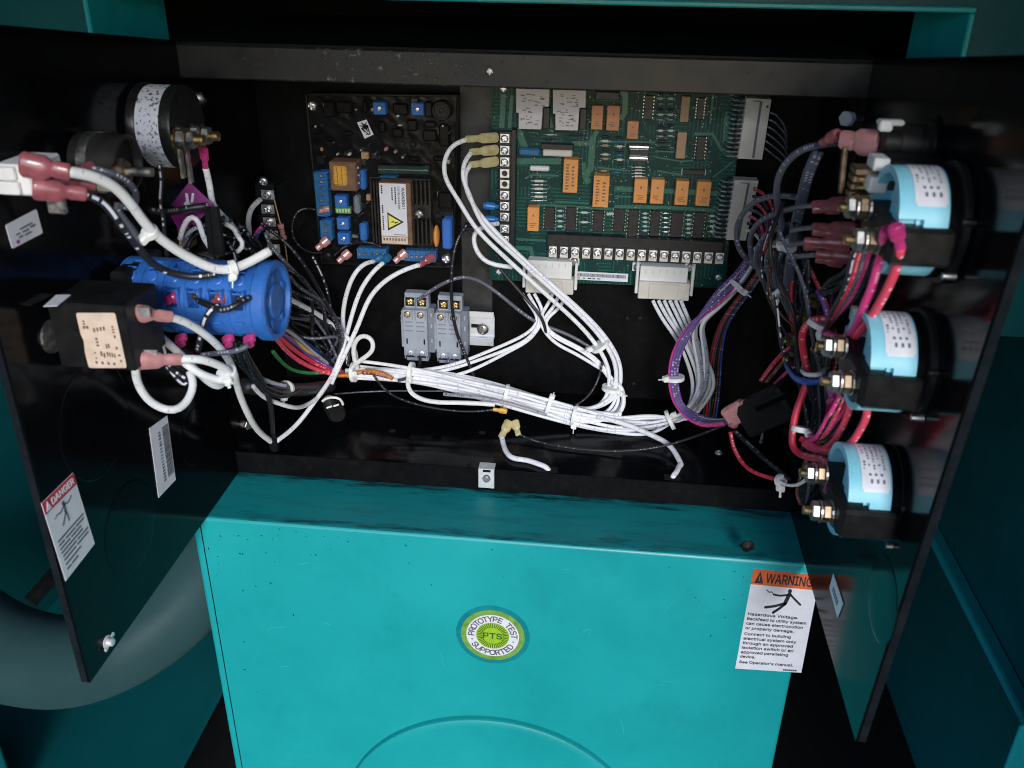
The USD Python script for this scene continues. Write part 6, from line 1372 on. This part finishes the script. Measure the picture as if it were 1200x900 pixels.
# pink crimps on the terminals
for k, (x0, y0, x1, y1, yy, lbl) in enumerate(((948, 240, 998, 238, -.14, 'topmost'), (948, 266, 1004, 269, -.14, 'second'), (938, 283, 996, 286, -.13, 'third'), (952, 298, 1000, 302, -.13, 'lowest'))):
    wire(lbl + ' of four dark wires with pink crimps plugged in left of the top gauge', [(930 - 2 * k, y0 + 4, -.08), (938, y0 + 2, -.10), (x0 + 8, y0 + .5, -.125)], .0017, 'wire_slate', start=None, end=(x1, y1, yy, 'pink_crimp', .0044))
    obj('crimp_tip', crimp_mesh(P(x0 + 4, y0 + 6, yy + .012), P(x1 - 12, y1 + 6, yy + .012), .0034), 'pink_crimp', label=lbl + ' rear pink crimp half hidden behind its neighbour', cat='crimp', smooth=40)
for k, (x0, y0, x1, y1, r) in enumerate(((985, 166, 1032, 172, .0062), (986, 160, 1030, 163, .0052))):
    obj('crimp', cat_(crimp_mesh(P(x0, y0, -.13), P(x1, y1, -.146), r)), 'pale_pink_crimp', label=('big pink crimp on the end of the long black fuse holder', 'second pink crimp above the big one on the fuse holder')[k], cat='crimp', smooth=40)
obj('crimp', crimp_mesh(P(963, 168, -.11), P(984, 157, -.125), .0042), 'pink_crimp', label='small dark pink crimp left of the fuse holder', cat='crimp', smooth=40)
# --- M: pink and red wires
R_ = [
 ('left thick pink wire falling from the top gauge', 'wire_pink', [(1036, 292, -.222), (1030, 308, -.218), (1022, 335, -.21), (1012, 360, -.20), (1002, 384, -.185), (990, 396, -.17), (976, 394, -.15), (962, 386, -.12)], .0024, (1041, 268, -.232, 'magenta_crimp', .0038)),
 ('right thick pink wire falling from the top gauge', 'wire_coral', [(1055, 290, -.235), (1052, 308, -.23), (1042, 334, -.222), (1028, 360, -.21), (1012, 384, -.195), (1000, 396, -.18)], .0024, (1049, 264, -.238, 'magenta_crimp', .0038)),
 ('long red wire snaking down the terminal cluster to the lowest gauge', 'wire_red', [(972, 374, -.13), (956, 374, -.125), (943, 384, -.12), (940, 402, -.118), (945, 430, -.12), (944, 452, -.125), (934, 480, -.13), (929, 506, -.135), (930, 524, -.14), (942, 534, -.15), (958, 537, -.165), (970, 544, -.18), (977, 558, -.19)], .0023, None),
 ('left red wire of the three looping from the middle gauge', 'wire_red', [(986, 462, -.18), (992, 476, -.175), (982, 494, -.165), (968, 512, -.155), (950, 518, -.145), (938, 514, -.14)], .0020, (996, 446, -.19, 'magenta_crimp', .0044)),
 ('middle red wire of the three looping from the middle gauge', 'wire_coral', [(996, 466, -.19), (994, 484, -.185), (984, 506, -.175), (972, 522, -.165), (956, 527, -.155), (942, 520, -.145)], .0020, (1002, 446, -.196, 'magenta_crimp', .0044)),
 ('right red wire making the widest loop from the middle gauge', 'wire_coral', [(1012, 464, -.21), (1016, 482, -.208), (1010, 500, -.20), (998, 518, -.19), (980, 528, -.175), (962, 527, -.16), (946, 518, -.145)], .0022, (1008, 444, -.21, 'magenta_crimp', .0044)),
 ('thin red wire from the pink boot to the white tie by the lip', 'wire_red', [(856, 506, -.035), (860, 524, -.04), (870, 542, -.05), (888, 555, -.07), (912, 562, -.09)], .0016, None),
 ('thin black wire from the pink boot to the white tie by the lip', 'wire_black', [(861, 505, -.035), (874, 517, -.045), (892, 534, -.06), (914, 552, -.085), (926, 562, -.095)], .0019, None),
 ('red wire behind the long snaking one', 'wire_red', [(966, 376, -.10), (960, 392, -.10), (962, 412, -.10), (964, 430, -.10)], .0020, None),
 ('short red wire slanting into the terminal cluster', 'wire_red', [(892, 446, -.02), (905, 428, -.03), (918, 414, -.045), (930, 404, -.06)], .0017, None),
 ('second short red wire slanting into the terminal cluster', 'wire_brown', [(898, 448, -.02), (910, 433, -.03), (922, 420, -.045), (934, 410, -.06)], .0015, None),
 ('pink wire slanting into the terminal cluster', 'wire_pink', [(908, 450, -.02), (918, 440, -.03), (930, 430, -.05), (942, 428, -.07)], .0013, None),
 ('blue wire wrapped round the wire bundle left of the middle gauge', 'wire_blue', [(922, 428, -.07), (930, 440, -.11), (944, 447, -.135), (960, 446, -.14), (972, 438, -.13)], .0021, None),
 ('white wire band round the bundle above the blue one', 'wire_white_clean', [(940, 434, -.12), (948, 439, -.14), (958, 439, -.142), (966, 433, -.13)], .0015, None)]
for l_, m_, q, r, s_ in R_: wire(l_, q, r, m_, start=s_)
obj('crimp', crimp_mesh(P(977, 556, -.19), P(972, 580, -.20), .0040), 'magenta_crimp', label='magenta crimp on the lower stud of the lowest gauge', cat='crimp', smooth=40)
for k, (x0, y0, x1, y1, yy) in enumerate(((1010, 318, 1022, 300, -.20), (1000, 312, 1012, 292, -.18), (984, 466, 978, 452, -.17), (974, 474, 986, 452, -.175))):
    obj('crimp', crimp_mesh(P(x0, y0, yy), P(x1, y1, yy), .0050), 'magenta_crimp', label=('magenta crimp beside the left thick pink wire', 'dark magenta crimp behind the left thick pink wire', 'short magenta crimp left of the middle gauge studs', 'magenta crimp leaning on the middle gauge stud')[k], cat='crimp', smooth=40)
for k in range(8):
    x = 958 + k * 2.6
    wire('black wire in the upright bundle left of the gauges', [(x + 6, 330 + 3 * k, -.06 - .004 * k), (x + 2, 362, -.08), (x - 2 + (k % 3), 400, -.10), (x - 4, 440, -.105), (x - 2, 475, -.10), (x - 10 + k, 520, -.08), (x - 18 + k, 566, -.06), (x - 20 + k, 590, -.04)], .0019, ('wire_black', 'wire_black_plain', 'wire_slate')[k % 3], group='black wires in the upright bundle')
for k in range(3):
    wire(('upper','middle','lower')[k] + ' of three black leads crossing from the pink crimps down into the upright bundle', [(1000 + 4 * k, 308 + 6 * k, -.15), (985 + 3 * k, 322 + 4 * k, -.13), (968, 336 + 3 * k, -.11), (962, 352, -.09)], .0020, 'wire_black', group='black leads below the pink crimps')
wire('violet wire beside the terminal cluster', [(958, 340, -.10), (964, 352, -.105), (968, 368, -.11), (966, 388, -.11)], .0016, 'wire_purple')
wire('white loop of tie strap by the lip at the right', [(914, 564, -.095), (922, 568, -.10), (934, 568, -.11), (944, 562, -.12), (948, 554, -.125)], .0012, 'wire_white_clean')
wire('slim brown wire hanging at the right end of the lip', [(948, 530, -.10), (940, 552, -.10), (934, 575, -.10), (938, 590, -.09)], .0011, 'wire_brown')
for k, (a, b, yy) in enumerate((((1000, 325), (1008, 348), -.12), ((1004, 362), (1000, 378), -.14), ((998, 385), (990, 396), -.15))):
    x0, x1, z0, z1 = RB(a[0] - 6, a[1], a[0] + 3, b[1], yy); obj('terminal_end', bx(x0, x1, yy, yy + .006, z0, z1, .0008), 'white_plastic', label=('white terminal end behind the thick pink wires', 'small white terminal end above the middle gauge', 'white terminal end where the pink wires turn')[k], cat='terminal')
r2 = random.Random(11)
for k in range(13):
    a = (r2.uniform(905, 985), r2.uniform(235, 350), r2.uniform(-.10, -.03)); d = (r2.uniform(935, 985), r2.uniform(430, 560), r2.uniform(-.13, -.05))
    q = [a, (a[0] + r2.uniform(-14, 26), a[1] + 60, a[2] - .02), ((a[0] + d[0]) / 2 + r2.uniform(-16, 16), (a[1] + d[1]) / 2 + 20, (a[2] + d[2]) / 2), (d[0] + r2.uniform(-10, 10), d[1] - 30, d[2]), d]
    mt = ('wire_black', 'wire_slate', 'wire_black_plain', 'wire_red', 'wire_black', 'wire_black_beaded', 'wire_brown')[k % 7]
    wire('thin strand in the tangle between the dark loops and the gauges, ' + {'wire_red': 'red', 'wire_brown': 'brown', 'wire_slate': 'slate', 'wire_black_beaded': 'beaded'}.get(mt, 'black'), q, r2.uniform(.0008, .0015), mt, group='thin ' + {'wire_red': 'red', 'wire_brown': 'brown', 'wire_slate': 'slate', 'wire_black_beaded': 'beaded'}.get(mt, 'black') + ' strands in the right tangle')
for k in range(6):
    q = [(1000 - 3 * k, 452 + 2 * k, -.185), (996 - 4 * k + r2.uniform(-4, 4), 474 + 2 * k, -.18), (985 - 3 * k, 498 - 2 * k, -.17), (966 - 2 * k, 514 + r2.uniform(-3, 3), -.155), (946, 512 + r2.uniform(-4, 4), -.14)]
    m_ = ('wire_coral', 'wire_black', 'wire_pink')[k % 3]
    wire(('first', 'second', 'third', 'fourth', 'fifth', 'sixth')[k] + ' thin strand of the bunch under the middle gauge studs', q, .0014, m_)
for k in range(5):
    q = [(1030 - 6 * k, 276 + 3 * k, -.215), (1024 - 6 * k, 300, -.21), (1012 - 5 * k, 330, -.195), (996 - 4 * k, 356, -.17), (976 - 2 * k, 376 + 2 * k, -.14), (960, 400 + 4 * k, -.12)]
    m_ = ('wire_black', 'wire_pink', 'wire_slate', 'wire_red', 'wire_black_beaded')[k]
    wire(('black', 'pink', 'slate', 'red', 'beaded')[k] + ' thin strand falling from the top gauge studs into the cluster', q, .0013, m_)
# --- cable ties
tie('white cable tie halfway along the thick white sweep at upper left', 176, 272, -.184, P(190, 282, -.178) - P(165, 255, -.192), .0042, (-.6, -.5, -.6))
tie('white cable tie on the thick white sweep over the blue switch', 273, 314, -.147, P(285, 310, -.142) - P(262, 316, -.15), .0042, (0, -.4, -1))
tie('white cable tie round the big white loop below the left plug', 703, 405, .090, P(712, 418, .094) - P(692, 388, .092), .0085, (-1, -.4, -.3))
tie('white cable tie low on the big white loop, right side', 717, 455, .090, P(715, 460, .093) - P(718, 438, .094), .0085, (1, -.6, -.2))
tie('white cable tie on the main bundle, nearest the floor screw', 673, 486, .080, P(690, 490, .08) - P(655, 482, .082), .0095, (0, -.5, -1))
tie('white cable tie on the main bundle with its tail up', 643, 474, .083, P(660, 480, .082) - P(625, 468, .083), .0095, (.3, -.4, 1))
tie('white cable tie on the main bundle under the relay sockets', 593, 462, .086, P(605, 464, .088) - P(580, 458, .088), .0090, (0, -1, -.3))
tie('white cable tie where the bundle turns at the lower right', 785, 492, .082, P(800, 484, .086) - P(768, 498, .083), .0090, (.2, -.6, .8))
tie('white cable tie round the coloured curve at the right', 791, 443, .064, P(788, 456, .066) - P(788, 430, .068), .0075, (-1, -.4, 0))
tie('pale cable tie high on the coloured bundle at the right', 862, 335, .079, P(850, 345, .078) - P(870, 322, .085), .0080, (1, -.3, -.6))
tie('white cable tie round the two straight slate wires', 925, 288, -.062, P(922, 320, -.05) - P(930, 265, -.066), .0048, (-1, -.3, 0))
tie('white cable tie low on the dark looped bundle', 914, 343, -.028, P(922, 352, -.02) - P(905, 330, -.01), .0075, (-.4, -.8, -.5))
tie('white cable tie beside the red wire at the top of the cluster', 958, 380, -.125, P(960, 372, -.12) - P(950, 390, -.12), .0055, (.2, -.8, -.7))
tie('white cable tie knotting the red wires below the middle gauge', 938, 503, -.137, P(930, 520, -.138) - P(938, 480, -.13), .0050, (.8, -.6, -.2))
tie('white cable tie at the front lip under the thin red wire', 915, 563, -.092, P(926, 562, -.095) - P(890, 550, -.07), .0040, (0, -.6, -1))
tie('white cable tie on the thick black cable at the left', 335, 456, .008, P(350, 456, .03) - P(320, 455, -.015), .0068, (0, -.7, -.7))
tie('pale cable tie at the taped join under the curled loop', 415, 436, .094, P(440, 436, .095) - P(400, 434, .098), .0090, (.3, -1, .3))
tie('clear cable tie where the bundle thins under the left socket', 482, 436, .092, P(500, 440, .094) - P(460, 436, .096), .0090, (0, -1, -.4))
tie('white tie holding the curled white loop by the relay box', 266, 438, -.168, P(270, 444, -.165) - P(262, 430, -.17), .0058, (.5, -1, -.3))
